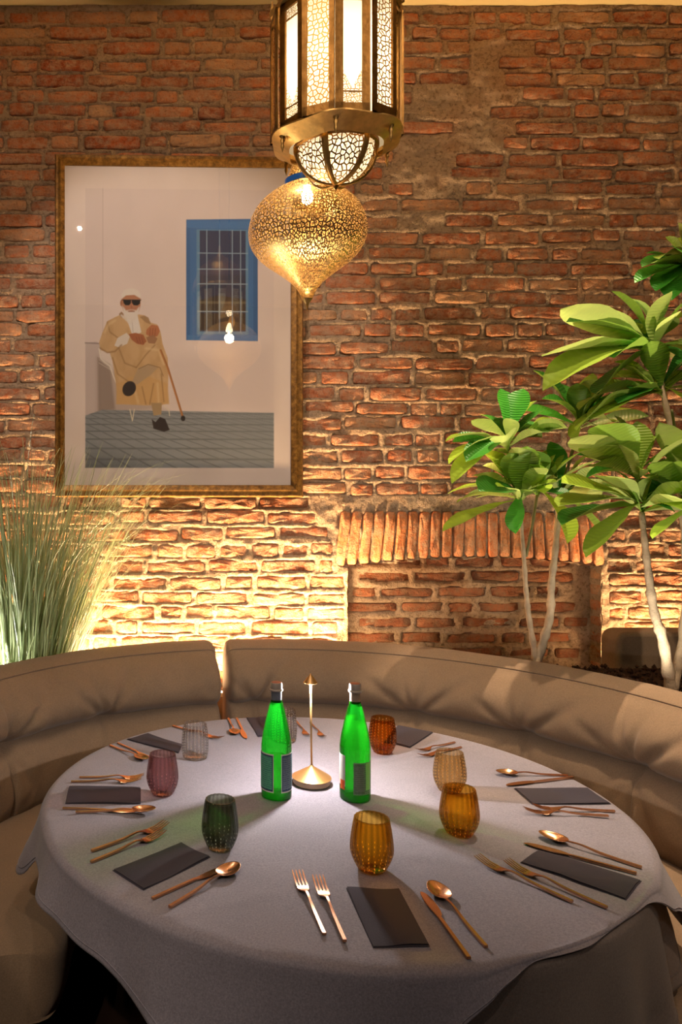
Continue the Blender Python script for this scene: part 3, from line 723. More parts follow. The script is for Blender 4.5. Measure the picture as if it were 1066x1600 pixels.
# ---------------------------------------------------------------- tumblers
def tumbler(px, py, H, R, face, edge, label, bub, full, mouth=.80, clear=False):
    p = T(px, py, TOP); t = thing('tumbler', label, 'glass', (p.x, p.y, iz(p)), rnd.uniform(0, 1), 'ribbed tumblers on the table')
    rb = lambda a, z: 1 + .020 * math.cos(20 * a) * min(1, z / .01)
    out = [(.001, 0), (R * .55, 0), (R * .66, .003)]
    for k in range(1, 15):
        u = k / 14; out.append((R * (.66 + .34 * math.sin(min(1, u / .42) * PI / 2) - (1 - mouth) * max(0, (u - .42) / .58) ** 1.5), .003 + (H - .003) * u))
    if clear: out = [(.001, 0), (R * .85, 0), (R * .9, .003)] + [(R * (.92 + .08 * math.sin(u / 14 * PI)) - .10 * R * (u / 14) ** 2, .003 + (H - .003) * u / 14) for u in range(1, 15)]
    inn = [(r - .0028, z) for r, z in out[3:] if z > .012]; inn[-1] = (inn[-1][0], H); inn = [(.001, .012), (inn[0][0] * .6, .0125)] + inn
    g = thin_glass('glass_' + str(px), face, edge, .6, cap=.5, rib=20 / max(q[0] for q in out))
    m = MB(); m.lathe(out + inn[::-1], 80, rf=rb); m.build('glass', g, t)
    m = MB()
    nb = 11 if full else 4
    for c in range(20):
        for k in range(nb):
            z = .008 + (k + (c % 2) * .5) * (H - .012) / 11.3
            u = z / H; i = min(range(len(out)), key=lambda q: abs(out[q][1] - z)); r = out[i][0] - .0016; a = 2 * PI * c / 20
            cc = Vector((r * math.cos(a), r * math.sin(a), z)); tv = Vector((-math.sin(a), math.cos(a), 0)); nv = Vector((math.cos(a), math.sin(a), 0)); w = .0013; h = .0028
            m.add([cc + tv * w, cc + Vector((0, 0, h)), cc - tv * w, cc - Vector((0, 0, h))], [(0, 1, 2, 3)])
    o = m.build('bubbles', bub, t); o['kind'] = 'stuff'
def bub(name, c):
    m, t, b = nt(name); b.inputs['Base Color'].default_value = (*c, 1); b.inputs['Roughness'].default_value = .2
    tl = N(t, 'ShaderNodeBsdfTranslucent'); tl.inputs[0].default_value = (*c, 1); mx = N(t, 'ShaderNodeMixShader', i_0=.85)
    t.links.new(b.outputs[0], mx.inputs[1]); t.links.new(tl.outputs[0], mx.inputs[2]); t.links.new(mx.outputs[0], t.nodes['Material Output'].inputs[0]); return m
BUBW = bub('bubble_white', (1, .98, .95)); BUBA = bub('bubble_amber', (1, .8, .5)); BUBD = bub('bubble_grey', (.8, .74, .72))
AMB = (hexc('fce6a0'), hexc('e6b85c'))
tumbler(305, 1183, .108, .043, (.99, .985, .98), (.92, .91, .90), 'clear glass tumbler with white bubble rows, at the back left', BUBW, True, clear=True)
tumbler(254, 1240, .114, .0445, hexc('f3e0e0'), hexc('d4b0b2'), 'mauve-pink ribbed tumbler at the left, behind the forks', BUBD, False)
tumbler(344, 1325, .118, .0435, hexc('d8dcd2'), hexc('9ca496'), 'smoky grey-green ribbed tumbler at the front left', BUBD, False)
tumbler(581, 1359, .116, .0475, *AMB, 'amber ribbed tumbler at the front, behind the front napkin', BUBA, False)
tumbler(718, 1303, .114, .0470, *AMB, 'amber ribbed tumbler at the right, in front of the pale one', BUBA, False)
tumbler(703, 1236, .112, .0450, hexc('fcf0d8'), hexc('f0dcb8'), 'pale champagne tumbler standing behind the right amber tumbler', BUBA, True)
tumbler(598, 1176, .113, .0440, hexc('f6d090'), hexc('dca050'), 'brown-amber tumbler with bubble rows, right of the right bottle', BUBW, True)
tumbler(444, 1158, .108, .0440, (.99, .985, .98), (.92, .91, .90), 'clear bubbled tumbler half hidden behind the left green bottle', BUBW, True, clear=True)

# ---------------------------------------------------------------- bottles
GG = thin_glass('green_glass', (.22, .80, .20), (.04, .36, .05), 1.0, .05, .13, .7, (.03, .5, .08))
GWATER = thin_glass('green_water', (.72, .97, .7), (.6, .9, .6), .2, .2, .15)
def label_mat(name, base, ink, trans):
    m, t, b = nt(name); uv = N(t, 'ShaderNodeTexCoord').outputs['UV']; w = N(t, 'ShaderNodeTexWave', bands_direction='Y', i_Scale=55.0, i_Distortion=1.0); t.links.new(uv, w.inputs[0])
    nz = N(t, 'ShaderNodeTexNoise', i_Scale=260.0); t.links.new(uv, nz.inputs[0]); mu = N(t, 'ShaderNodeMath', operation='MULTIPLY'); t.links.new(w.outputs['Fac'], mu.inputs[0]); t.links.new(nz.outputs[0], mu.inputs[1])
    r = N(t, 'ShaderNodeMapRange', i_1=.35, i_2=.5); t.links.new(mu.outputs[0], r.inputs[0]); c = mixc(t, base, ink, r.outputs[0]); t.links.new(c, b.inputs['Base Color']); b.inputs['Roughness'].default_value = .55
    tl = N(t, 'ShaderNodeBsdfTranslucent'); t.links.new(c, tl.inputs[0]); mx = N(t, 'ShaderNodeMixShader', i_0=trans)
    t.links.new(b.outputs[0], mx.inputs[1]); t.links.new(tl.outputs[0], mx.inputs[2]); t.links.new(mx.outputs[0], t.nodes['Material Output'].inputs[0]); return m
LBL_T = label_mat('teal_label', hexc('8af0c8'), hexc('4fb4a4'), .5); LBL_B = label_mat('blue_grey_label', hexc('8da6b4'), hexc('4b6a86'), .4)
LBL_G = label_mat('grey_green_label', hexc('869a80'), hexc('5c7458'), .3); LW = simple('white_label', hexc('e6e4e0'), .55); LO = simple('orange_label', hexc('ea6428'), .55); NAVY = simple('navy_print', hexc('24486a'), .55); LGR = simple('lime_label', hexc('90e070'), .5)
BP = [(.001, .006), (.028, .002), (.036, .0), (.0405, .004), (.042, .012), (.042, .130), (.0412, .148), (.038, .172), (.031, .205), (.0235, .236), (.0175, .258), (.0148, .268), (.0140, .276), (.0138, .292)]
def bottle(px, py, label, s, kind):
    p = T(px, py, TOP); t = thing('bottle', label, 'bottle', (p.x, p.y, iz(p)), 0, 'green water bottles on the table'); t.scale = (s, s, s)
    m = MB(); pr = catm(BP, 4); m.lathe(pr, 48); m.build('glass_body', GG, t)
    m = MB(); hh = .222 if kind else .12
    wp = [(r - .003, z + .003) for r, z in pr if z < hh and r > .004]; m.lathe([(.001, .008)] + wp + [(.001, wp[-1][1])], 40); m.build('water', GWATER, t)
    cd = math.atan2(0 - p.y, 0 - p.x)     # towards the camera
    def patch(parent, nm, a0, a1, z0, z1, mat, off=.0004, zr=42):
        m = MB(); a0r, a1r = cd + math.radians(a0), cd + math.radians(a1); m.lathe([(.0421 + off, z0), (.0421 + off, z1)], 24, a0=a0r, a1=a1r); return m.build(nm, mat, parent)
    if kind == 0:
        for a0, a1, mt in ((-100, -10, LBL_T), (18, 100, LBL_B)):
            f_ = patch(t, 'paper_label', a0, a1, .022, .128, LW); patch(f_, 'border', a0 + 3, a1 - 3, .026, .124, NAVY, .0007); patch(f_, 'print', a0 + 6, a1 - 6, .030, .120, mt, .0010)
    else:
        f_ = patch(t, 'paper_label', -105, -38, .040, .125, LW); patch(f_, 'orange_band', -66, -40, .030, .056, LO, .0007)
        f_ = patch(t, 'back_label', -6, 70, .022, .110, LBL_G); patch(f_, 'border', -2, 38, .027, .106, simple('dim_print', hexc('5f7a5c'), .6), .0006); patch(f_, 'print', 1, 36, .030, .103, LBL_G, .0009); patch(f_, 'bright_edge', 42, 66, .034, .108, LGR, .0008)
    m = MB(); m.lathe([(.0152, .262), (.0146, .271), (.0146, .293)], 32); m.build('neck_label', simple('neck_grey', hexc('6f7886') if kind == 0 else hexc('a08c7c'), .5), t)
    m = MB(); m.lathe([(.0145, .2925), (.0185, .2935), (.0190, .297), (.0165, .299), (.0165, .301)] + [(.0165, .301), (.0160, .314), (.0145, .3165)], 40); cap = m.build('cap', CAPM, t, sharp=50)
    m = MB(); m.lathe([(.0146, .3163), (.012, .3175), (.0001, .3175)], 32); m.build('cap_top', CAPTOP, cap, sharp=50)
bottle(432, 1243, 'green glass water bottle left of the table lamp, teal and blue labels', 1.0, 0)
bottle(555, 1246, 'green glass water bottle right of the table lamp, white and orange label', 1.0, 1)

# ---------------------------------------------------------------- table lamp
p = T(487, 1224, TOP); tl = thing('table_lamp', 'slim gold cordless table lamp standing between the two green bottles', 'lamp', (p.x, p.y, iz(p))); LP = p
m = MB(); m.lathe([(0, 0), (.050, 0), (.053, .003), (.053, .016), (.051, .018)], 64); m.build('base', LAMPB, tl, sharp=40)
m = MB(); m.lathe([(.0565, .0175), (.057, .019), (.006, .050), (.0035, .054)], 64); m.build('cone', LAMPM, tl, sharp=50)
m = MB(); m.tube([(0, 0, .05), (-.003, 0, .297)], .0028, 12); m.build('pole', LAMPM, tl)
m = MB(); m.lathe([(.0195, .2925), (.0200, .293), (.010, .306), (.003, .3145), (.0006, .319), ], 48, c=(-.003, 0, 0)); sh = m.build('shade', LAMPM, tl, sharp=50)
sm = sh.modifiers.new('s', 'SOLIDIFY'); sm.thickness = .0006; sm.offset = 1
m = MB(); m.lathe([(.0045, .2965), (.014, .2965)], 40, c=(-.003, 0, 0)); m.build('led_ring', emit('led_ring_glow', (1, .85, .62), 60), sh)
l = bpy.data.lights.new('table_lamp_light', 'POINT'); l.energy = 5.6; l.color = (1, .90, .85); l.shadow_soft_size = .006
for k in range(3):
    lo = bpy.data.objects.new('table_lamp_light', l); COL.objects.link(lo); a = 2 * PI * k / 3 + PI / 2; lo.location = (p.x - .003 + .010 * math.cos(a), p.y + .010 * math.sin(a), TOP + .287)

# ================================================================ LANTERNS
FR1 = fret_mat('fretwork_large', hexc('c79a52'), 75, .13); FR2 = fret_mat('fretwork_fine', hexc('e8c484'), 74, .15, 1)
FR3 = fret_mat('fretwork_lattice', hexc('b98b4a'), 90, .10, 1)
m_, t_, b_ = nt('milk_glass'); b_.inputs['Base Color'].default_value = (.95, .9, .8, 1)
tl2 = N(t_, 'ShaderNodeBsdfTranslucent'); tl2.inputs[0].default_value = (1, .93, .8, 1); mx_ = N(t_, 'ShaderNodeMixShader', i_0=.8)
t_.links.new(b_.outputs[0], mx_.inputs[1]); t_.links.new(tl2.outputs[0], mx_.inputs[2]); t_.links.new(mx_.outputs[0], t_.nodes['Material Output'].inputs[0]); MILK = m_
def bulb(parent, z, e, r=.022, col=(1, .78, .48)):
    m = MB(); m.lathe([(.0005, z - r * 1.3)] + [(r * math.sin(a), z - r * 1.3 * math.cos(a)) for a in np.linspace(.2, PI * .8, 10)] + [(.012, z + r * 1.9)], 20); o = m.build('bulb', emit('bulb_glow', col, 35), parent)
    l = bpy.data.lights.new('lantern_light', 'POINT'); l.energy = e; l.color = col; l.shadow_soft_size = .03
    lo = bpy.data.objects.new('lantern_light', l); COL.objects.link(lo); lo.location = parent.location + Vector((.0, 0, z - .055)); return o
# ---- big panelled lantern
d1 = 2.2; LX = P(525, 0, d1).x; Z0 = 2.585; Z1 = 2.93; RL = .178
la = thing('lantern', 'brass fretwork panelled lantern at the top, nearest the camera', 'lantern', (LX, d1, Z0), 0, 'pierced brass lanterns')
H = Z1 - Z0
def facet(rad, ac, half, z0, z1, name, mat, off=0, par=None, smooth=False):
    m = MB(); a0, a1 = ac - half, ac + half
    p0 = ((rad + off) * math.cos(a0), (rad + off) * math.sin(a0)); p1 = ((rad + off) * math.cos(a1), (rad + off) * math.sin(a1)); w = math.hypot(p0[0] - p1[0], p0[1] - p1[1])
    m.add([(*p0, z0), (*p1, z0), (*p1, z1), (*p0, z1)], [(0, 1, 2, 3)], 0, [(.01 + ac, z0), (.01 + w + ac, z0), (.01 + w + ac, z1), (.01 + ac, z1)])
    return m.build(name, mat, par or la, smooth)
def bar(m, p0, p1, w, t, nrm):
    p0, p1, nrm = Vector(p0), Vector(p1), Vector(nrm).normalized(); d = (p1 - p0).normalized(); s = d.cross(nrm).normalized() * w / 2; q = nrm * t
    v = [p0 - s, p0 + s, p0 + s + q, p0 - s + q, p1 - s, p1 + s, p1 + s + q, p1 - s + q]
    m.add(v, [(0, 3, 2, 1), (4, 5, 6, 7), (0, 1, 5, 4), (1, 2, 6, 5), (2, 3, 7, 6), (3, 0, 4, 7)])
camd = math.atan2(-d1, -LX)
for k in range(12):
    ac = camd + math.radians(15) * (1 if True else 0) + k * PI / 6 ; fret = k % 2 == 1
    rad = RL if fret else RL * .94; half = math.radians(14.0 if fret else 16)
    a0, a1 = ac - half, ac + half; nrm = (math.cos(ac), math.sin(ac), 0)
    c0 = (rad * math.cos(a0), rad * math.sin(a0)); c1 = (rad * math.cos(a1), rad * math.sin(a1))
    e = .0135 if fret else .021
    fr = MB(); tv = Vector((c1[0] - c0[0], c1[1] - c0[1], 0)).normalized()
    A0 = Vector((*c0, 0)); A1 = Vector((*c1, 0))
    for q, s in ((A0, 1), (A1, -1)): bar(fr, q + tv * s * e / 2, q + tv * s * e / 2 + Vector((0, 0, H)), e, .006, nrm)
    bar(fr, A0 + Vector((0, 0, .012)), A1 + Vector((0, 0, .012)), .024, .006, nrm); bar(fr, A0 + Vector((0, 0, H - .01)), A1 + Vector((0, 0, H - .01)), .02, .006, nrm)
    f_ = fr.build('panel_frame', BRASSD, la, False)
    if fret: facet(rad, ac, half, .02, H - .015, 'fret_panel', FR1, .001, f_)
    else:
        # lattice only at the foot (open V) and the head of the window
        w = (A1 - A0).length; m = MB(); U = lambda s, z: A0 + tv * (s * w) + Vector((0, 0, z)); zb, zm, zt = .022, .055, .115
        pts = [(U(0, zb), U(1, zb), U(1, zm), U(0, zm)), (U(0, zm), U(.5, zm + .008), U(.22, zt), U(0, zt)), (U(.5, zm + .008), U(1, zm), U(1, zt), U(.78, zt)), (U(0, zm), U(1, zm), U(.5, zm + .008)), (U(0, H - .05), U(1, H - .05), U(1, H - .018), U(0, H - .018)), (U(0, H - .10), U(.2, H - .05), U(0, H - .05)), (U(1, H - .10), U(1, H - .05), U(.8, H - .05))]
        for qi, q in enumerate(pts):
            if qi == 4: m.build('lower_lattice', FR3, f_, False); m = MB()
            m.add(q, [tuple(range(len(q)))], 0, [((p - A0).dot(tv) + k, p.z) for p in q])
        m.build('upper_lattice', FR3, f_, False)
        m = MB(); bar(m, U(.1, zm), U(.9, zm), .003, .003, nrm); bar(m, U(.1, H - .05), U(.9, H - .05), .003, .003, nrm); m.build('crossbar', BRASSD, f_, False)
m = MB(); m.lathe([(RL * .86, .005), (RL * .86, H - .005)], 24); m.build('milk_glass', MILK, la)
# scalloped lower flange and collar
m = MB(); fl = lambda a, z: 1 + .07 * abs(math.cos(3 * (a - camd) + 0)) ** 2
m.lathe([(RL * .72, -.034), (RL * .90, -.012), (RL * .985, -.003), (RL * .985, .001), (RL * .90, .003)], 96, rf=fl); m.build('flange', BRASS, la, sharp=50)
m = MB(); m.lathe([(RL * .90, H), (RL * 1.0, H), (RL * 1.03, H + .012), (RL * .92, H + .03)], 48, rf=lambda a, z: 1 + .03 * math.cos(12 * a)); m.build('upper_rim', BRASS, la, sharp=50)
m = MB(); cr = [(RL * .92, H + .03), (RL * .90, H + .08), (RL * .74, H + .15), (RL * .45, H + .20), (RL * .2, H + .23)]; m.lathe(catm(cr, 4), 48); m.build('dome', FR1, la)
for k in range(12):
    a = camd + k * PI / 6; m = MB(); m.lathe([(.001, .05), (.004, .035), (.007, .018), (.004, .008), (.008, 0)], 8, c=(RL * math.cos(a), RL * math.sin(a), H + .02)); m.build('finial', BRASS, la)
m = MB(); m.lathe([(RL * .2, H + .22), (.012, H + .26), (.012, H + .30)], 20); m.build('cap', BRASS, la)
for k in range(6):
    a = camd + math.radians(0) + k * PI / 3; c = (RL * .93 * math.cos(a), RL * .93 * math.sin(a), -.006); m = MB()
    m.lathe([(.008, 0), (.009, -.006), (.004, -.012), (.007, -.018), (.0035, -.026), (.0055, -.034), (.002, -.044), (.0005, -.05)], 10, c=c); m.build('drop_finial', BRASS, la)
# lower bowl: six gothic panels
RB, HB = .116, .104
def bprof(t): return (RB * math.cos(t * PI / 2) ** .8, -.022 - HB * math.sin(t * PI / 2) ** 1.15)
for k in range(6):
    ac = camd + math.radians(30 - 15) + k * PI / 3; m = MB(); rows = []; uv = []
    for i in range(15):
        t = i / 14 * .985; r, z = bprof(t)
        row = []
        for j in range(5):
            a = ac + (j / 4 - .5) * PI / 3; rr = r * math.cos(PI / 6) / math.cos(a - ac) * .4 + r * .6; row.append((rr * math.cos(a), rr * math.sin(a), z)); uv.append((ac * 3 + (a - ac) * r, t * HB * 1.3))
        rows.append(row)
    m.grid(rows, uv=uv); pn = m.build('bowl_panel', FR1, la)
    m = MB(); a = ac - PI / 6; tg = Vector((-math.sin(a), math.cos(a), 0)); rows = []
    for i in range(19):
        r, z = bprof(i / 18); w = .010 - .003 * i / 18; q = Vector((r * math.cos(a), r * math.sin(a), z)); nv = Vector((math.cos(a) * math.cos(i / 18 * 1.5), math.sin(a) * math.cos(i / 18 * 1.5), -math.sin(i / 18 * 1.5)))
        rows.append([q - tg * w - nv * .001, q - tg * w * .9 + nv * .003, q + nv * .005, q + tg * w * .9 + nv * .003, q + tg * w - nv * .001])
    m.grid(rows); m.build('bowl_rib', BRASS, la)
m = MB(); m.lathe([(RB * .96, -.03), (RB * 1.02, -.026), (RB * 1.02, -.016), (RB * .8, -.014)], 48); m.build('bowl_rim', BRASSD, la, sharp=40)
m = MB(); m.lathe([(.012, -.122), (.008, -.130), (.001, -.142)], 16); m.build('tip', BRASS, la)
m = MB(); m.lathe([(bprof(i / 12)[0] * .9 + .0005, bprof(i / 12)[1] + .006) for i in range(13)], 32); m.build('bowl_glow_liner', MILK, la)  # liner added so the bowl looks lit from inside
bulb(la, H * .62, 3.2)
l = bpy.data.lights.new('lantern_light', 'POINT'); l.energy = .5; l.color = (1, .78, .48); l.shadow_soft_size = .02  # extra light added inside the bowl, without a bulb
lo = bpy.data.objects.new('lantern_light', l); COL.objects.link(lo); lo.location = la.location + Vector((0, 0, -.03))
m = MB(); m.tube([(0, 0, H + .29), (0, 0, ZTOP - Z0)], .004, 8); m.build('cord', BLACK, la)
# ---- onion lantern
d2 = 2.63; sc = F / d2; OX = P(480, 0, d2).x; OZ = ZC - (475 - VY) / sc
on = thing('lantern', 'round onion-shaped filigree brass lantern hanging lower, with blue neck band', 'lantern', (OX, d2, OZ), 0, 'pierced brass lanterns')
op = [(.0015, -.02), (.006, .0), (.018, .018), (.030, .045), (.055, .075), (.098, .110), (.145, .145), (.178, .180), (.194, .215), (.197, .250), (.188, .290), (.165, .330), (.128, .365), (.090, .388), (.070, .395)]
m = MB(); m.lathe(catm(op[1:], 4), 64); m.build('shade', FR2, on)
m = MB(); m.lathe(op[:3], 16); m.build('finial', BRASS, on)
m = MB(); m.lathe([(.068, .393), (.074, .396), (.074, .418), (.068, .421)], 48); nb_ = m.build('neck_band', BRASS, on, sharp=40)
cd2 = math.atan2(-d2, -OX); m = MB(); m.lathe([(.0750, .3975), (.0750, .4165)], 24, a0=cd2 - 1.45, a1=cd2 - .05); m.build('blue_enamel', BLUE, nb_)
m = MB(); m.lathe(catm([(.068, .420), (.050, .47), (.030, .52), (.020, .60), (.016, .66)], 5), 40); m.build('upper_bell', FR2, on)
m = MB(); m.tube([(0, 0, .65), (0, 0, ZTOP - OZ)], .003, 8); m.build('cord', BLACK, on)
bulb(on, .36, 4.0, .02)
l = bpy.data.lights.new('lantern_light', 'POINT'); l.energy = .25; l.color = (1, .78, .5); l.shadow_soft_size = .02
lo = bpy.data.objects.new('lantern_light', l); COL.objects.link(lo); lo.location = on.location + Vector((0, 0, .46))

# ================================================================ FRAMED PICTURE (photo pixels used as the print's own units)
FD = 3.72; pa = P(87, 245, FD); pb = P(474, 777, FD)
pic = thing('framed_picture', 'large bronze-framed photograph of a seated man, hanging on the brick wall', 'picture', ((pa.x + pb.x) / 2, FD, pb.z), math.radians(1.6))
def FP(px, py): return (P(px, py, FD).x - (pa.x + pb.x) / 2, P(px, py, FD).z - pb.z)
def frame_side(a, b, c, d, name):
    """mitred moulding between outer points a,b and inner points c,d"""
    m = MB(); sect = [(0, .022), (0, -.014), (.12, -.024), (.35, -.021), (.6, -.026), (.85, -.020), (1, -.015), (1, .010)]; rows = []
    for o_, i_ in ((a, c), (b, d)): rows.append([(o_[0] + (i_[0] - o_[0]) * s, y, o_[1] + (i_[1] - o_[1]) * s) for s, y in sect])
    m.grid(rows); m.build(name, FRM, pic, sharp=35)
m0, t0, b0 = nt('bronze_leaf'); pos = N(t0, 'ShaderNodeNewGeometry').outputs['Position']; c0_, _ = noise_col(t0, pos, 35, [(.32, hexc('3e290f')), (.5, hexc('74511f')), (.68, hexc('9c7436'))], 6, .75)
t0.links.new(c0_, b0.inputs['Base Color']); b0.inputs['Metallic'].default_value = .55; b0.inputs['Roughness'].default_value = .42; bump(t0, b0, pos, [(120, .25, 3)], .003); FRM = m0
o_ = [FP(87, 777), FP(474, 777), FP(474, 245), FP(87, 245)]; i_ = [FP(102, 758), FP(455, 758), FP(455, 262), FP(102, 262)]
for k in range(4): frame_side(o_[k], o_[(k + 1) % 4], i_[k], i_[(k + 1) % 4], 'frame_rail')
# painter
SS = 1.0; PX0, PY0, PX1, PY1 = 102, 262, 455, 758; CS = 1.25
nx, ny = int((PX1 - PX0) * CS), int((PY1 - PY0) * CS)
gx, gy = np.meshgrid(PX0 + (np.arange(nx + 1)) / CS, PY0 + (np.arange(ny + 1)) / CS); IM = np.zeros(gx.shape + (3,))
def hx(h): return np.array([int(h[i:i + 2], 16) / 255 for i in (0, 2, 4)])
def put(mask, col, a=1.0):
    mk = (np.clip(mask, 0, 1) * a)[..., None]; IM[:] = IM * (1 - mk) + (hx(col) if isinstance(col, str) else col) * mk
def polym(pts, soft=.5):
    ins = np.zeros(gx.shape, bool); dmin = np.full(gx.shape, 1e9); n = len(pts)
    for i in range(n):
        (x1, y1), (x2, y2) = pts[i], pts[(i + 1) % n]
        if y1 != y2:
            c = ((y1 > gy) != (y2 > gy)) & (gx < (x2 - x1) * (gy - y1) / (y2 - y1) + x1); ins ^= c
        dx, dy = x2 - x1, y2 - y1; t = np.clip(((gx - x1) * dx + (gy - y1) * dy) / (dx * dx + dy * dy + 1e-9), 0, 1); dmin = np.minimum(dmin, np.hypot(gx - x1 - t * dx, gy - y1 - t * dy))
    return np.clip(.5 + np.where(ins, dmin, -dmin) / (2 * soft), 0, 1)
def lnm(pts, w, soft=.5):
    dmin = np.full(gx.shape, 1e9)
    for (x1, y1), (x2, y2) in zip(pts[:-1], pts[1:]):
        dx, dy = x2 - x1, y2 - y1; t = np.clip(((gx - x1) * dx + (gy - y1) * dy) / (dx * dx + dy * dy + 1e-9), 0, 1); dmin = np.minimum(dmin, np.hypot(gx - x1 - t * dx, gy - y1 - t * dy))
    return np.clip(.5 + (w / 2 - dmin) / (2 * soft), 0, 1)
def elm(cx, cy, rx, ry, ang=0, soft=.5):
    c, s = math.cos(ang), math.sin(ang); u = (gx - cx) * c + (gy - cy) * s; v = -(gx - cx) * s + (gy - cy) * c
    return np.clip(.5 + (1 - np.hypot(u / rx, v / ry)) * min(rx, ry) / (2 * soft), 0, 1)
def rect(x0, y0, x1, y1, col, a=1, soft=.4): put(polym([(x0, y0), (x1, y0), (x1, y1), (x0, y1)], soft), col, a)
IM[:] = hx('e2d3cc')                                                    # passe-partout
rect(134, 297, 428, 731, 'dccdc9')                                      # the print
IM[:] *= (1 + .03 * fbm(gx / 45, gy / 70, 3, 4))[..., None]
rect(134, 297, 160, 538, 'd9cac6'); put(lnm([(161, 297), (161, 540)], 1.2), 'b4a49e', .6)
put(polym([(134, 537), (151, 535), (158, 540), (158, 646), (134, 650)]), 'b9aba8', .75)
put(lnm([(134, 537), (158, 538)], 2), '8d8280', .8)
put(polym([(153, 560), (205, 600), (260, 642), (153, 648)], 6), '9a8a80', .6)
put(polym([(153, 560), (172, 570), (180, 640), (154, 645)], 2), '87786f', .7)
put(polym([(262, 560), (428, 540), (428, 645), (262, 640)], 12), 'c4b6b4', .5)
put(polym([(134, 650), (160, 641), (428, 645), (428, 731), (134, 731)], .8), '868c92')
fl_ = polym([(134, 650), (160, 641), (428, 645), (428, 731), (134, 731)], .8)
tb_ = np.ones(gx.shape); v_ = (gy - 600) / 131.0; uu = (gx - 20 - (gy - 640) * 1.25) / (26 * (.35 + v_)); ww = np.log(np.clip(gy - 600, 1, 999)) * 6.5
line = np.maximum(np.clip(1 - np.abs(uu - np.round(uu)) * 9, 0, 1), np.clip(1 - np.abs(ww - np.round(ww)) * 7, 0, 1))
put(fl_ * line, '555a60', .85); put(fl_ * np.clip(fbm(gx / 9, gy / 5, 8, 3) + .3, 0, 1), '7f868c', .5)
put(fl_ * np.clip((gx - 300) / 120, 0, 1), '83898c', .35); put(fl_ * np.clip((gy - 690) / 45, 0, 1) * np.clip((300 - gx) / 150, 0, 1), '42474f', .6)
# window
put(polym([(291, 344), (392, 342), (402, 348), (403, 533), (291, 532)]), '3f6ea8'); put(polym([(293, 346), (402, 346), (402, 357), (293, 357)]), '4a7cb8', .8)
rect(291, 357, 297, 532, '335f98', .7); rect(396, 357, 403, 532, '2f5990', .7); rect(293, 524, 402, 532, '4476b0', .9)
rect(307, 359, 388, 523, '5d87ac'); rect(312, 361, 384, 518, '2c3550'); rect(312, 361, 384, 430, '343c5c')
put(polym([(312, 470), (340, 462), (384, 468), (384, 488), (312, 488)], 1), '3b3024', .9); rect(312, 471, 384, 475, '8a8468', .5); rect(312, 490, 384, 516, '3a2c1c', .8); put(elm(362, 503, 5, 9), 'b08448', .8)
for x in (323, 343, 363, 376): put(lnm([(x, 360), (x, 520)], 1.5), '8ea6b8')
for y in (396, 421, 444, 487): put(lnm([(309, y), (387, y)], 1.5), '8ea6b8')
# garden chair of white wire
for a in range(7): put(lnm([(156 + a * 2.6, 546 + a * 1.5), (162 + a * 2.3, 568 + a * 2.2)], .6), 'ddd6cc', .9)
for a in range(5): put(lnm([(155, 548 + a * 5), (175, 560 + a * 5)], .6), 'ddd6cc', .9)
put(lnm([(155, 546), (158, 562), (172, 573), (178, 590), (182, 600)], 1.6), 'e2dacf')
put(lnm([(203, 640), (207, 658), (210, 640)], 1.4), 'd8cfb8'); put(lnm([(256, 634), (264, 642), (265, 650)], 1.2), 'd8cfb8')
# robe
ROBE = [(168, 503), (178, 498), (190, 492), (200, 494), (216, 492), (226, 494), (236, 505), (246, 508), (251, 520), (254, 538), (262, 560), (263, 590), (262, 612), (264, 630), (250, 634), (225, 634), (182, 632), (183, 612), (180, 590), (176, 565), (172, 553), (158, 548), (155, 537), (160, 522)]
put(polym(ROBE), 'c9a87c'); rb_ = polym(ROBE)
put(rb_ * np.clip(fbm(gx / 10, gy / 22, 21, 3) + .25, 0, 1), 'a98656', .55)
put(polym([(182, 600), (205, 590), (235, 590), (262, 600), (264, 632), (182, 632)], 1.5), 'c7a068', .8)
for pl_ in ([(176, 560), (184, 585), (205, 600)], [(186, 545), (195, 568), (213, 575)], [(213, 575), (228, 555), (242, 540)], [(240, 600), (234, 632)], [(222, 605), (228, 632)], [(168, 505), (172, 520), (186, 530)], [(200, 500), (206, 518), (216, 530)], [(252, 585), (256, 628)]): put(lnm(pl_, 1.6, 1.0), '8a6a42', .7)
for pl_ in ([(164, 520), (170, 508), (180, 502)], [(228, 545), (248, 548), (256, 570)], [(210, 608), (216, 630)], [(246, 600), (248, 630)]): put(lnm(pl_, 3, 1.8), 'dcc096', .7)
put(polym([(226, 494), (232, 497), (236, 508), (228, 505), (218, 496)]), '9a7a58', .8); put(polym([(186, 492), (190, 488), (194, 492), (190, 498)]), '97785a', .9)
# shirt, sleeve
put(polym([(196, 494), (215, 494), (221, 520), (214, 524), (206, 522)]), 'dcd6d2'); put(lnm([(206, 497), (208, 520)], .8), 'aaa29c', .8); put(lnm([(190, 494), (203, 506), (214, 496)], 3, 1), 'd8d0ca', .9)
put(polym([(184, 529), (198, 521), (203, 527), (199, 538), (186, 544), (179, 541)]), 'd8cfc6')
put(lnm([(157, 545), (168, 552), (180, 550), (190, 540)], 2.2, 1), '8f6c44', .7)
# hands
put(polym([(201, 523), (212, 521), (224, 524), (229, 534), (224, 540), (214, 538), (206, 532)]), 'a0603c'); put(polym([(229, 516), (237, 508), (247, 510), (250, 518), (246, 526), (236, 528), (228, 523)]), 'b0704a')
for x in (213, 217, 221): put(lnm([(x, 528), (x + 3, 537)], .8), '74402a', .8)
for x in (235, 239, 243): put(lnm([(x, 514), (x - 1, 525)], .8), '7c462c', .8)
put(polym([(228, 528), (240, 524), (246, 530), (242, 538), (232, 537)]), '9a7050', .9)
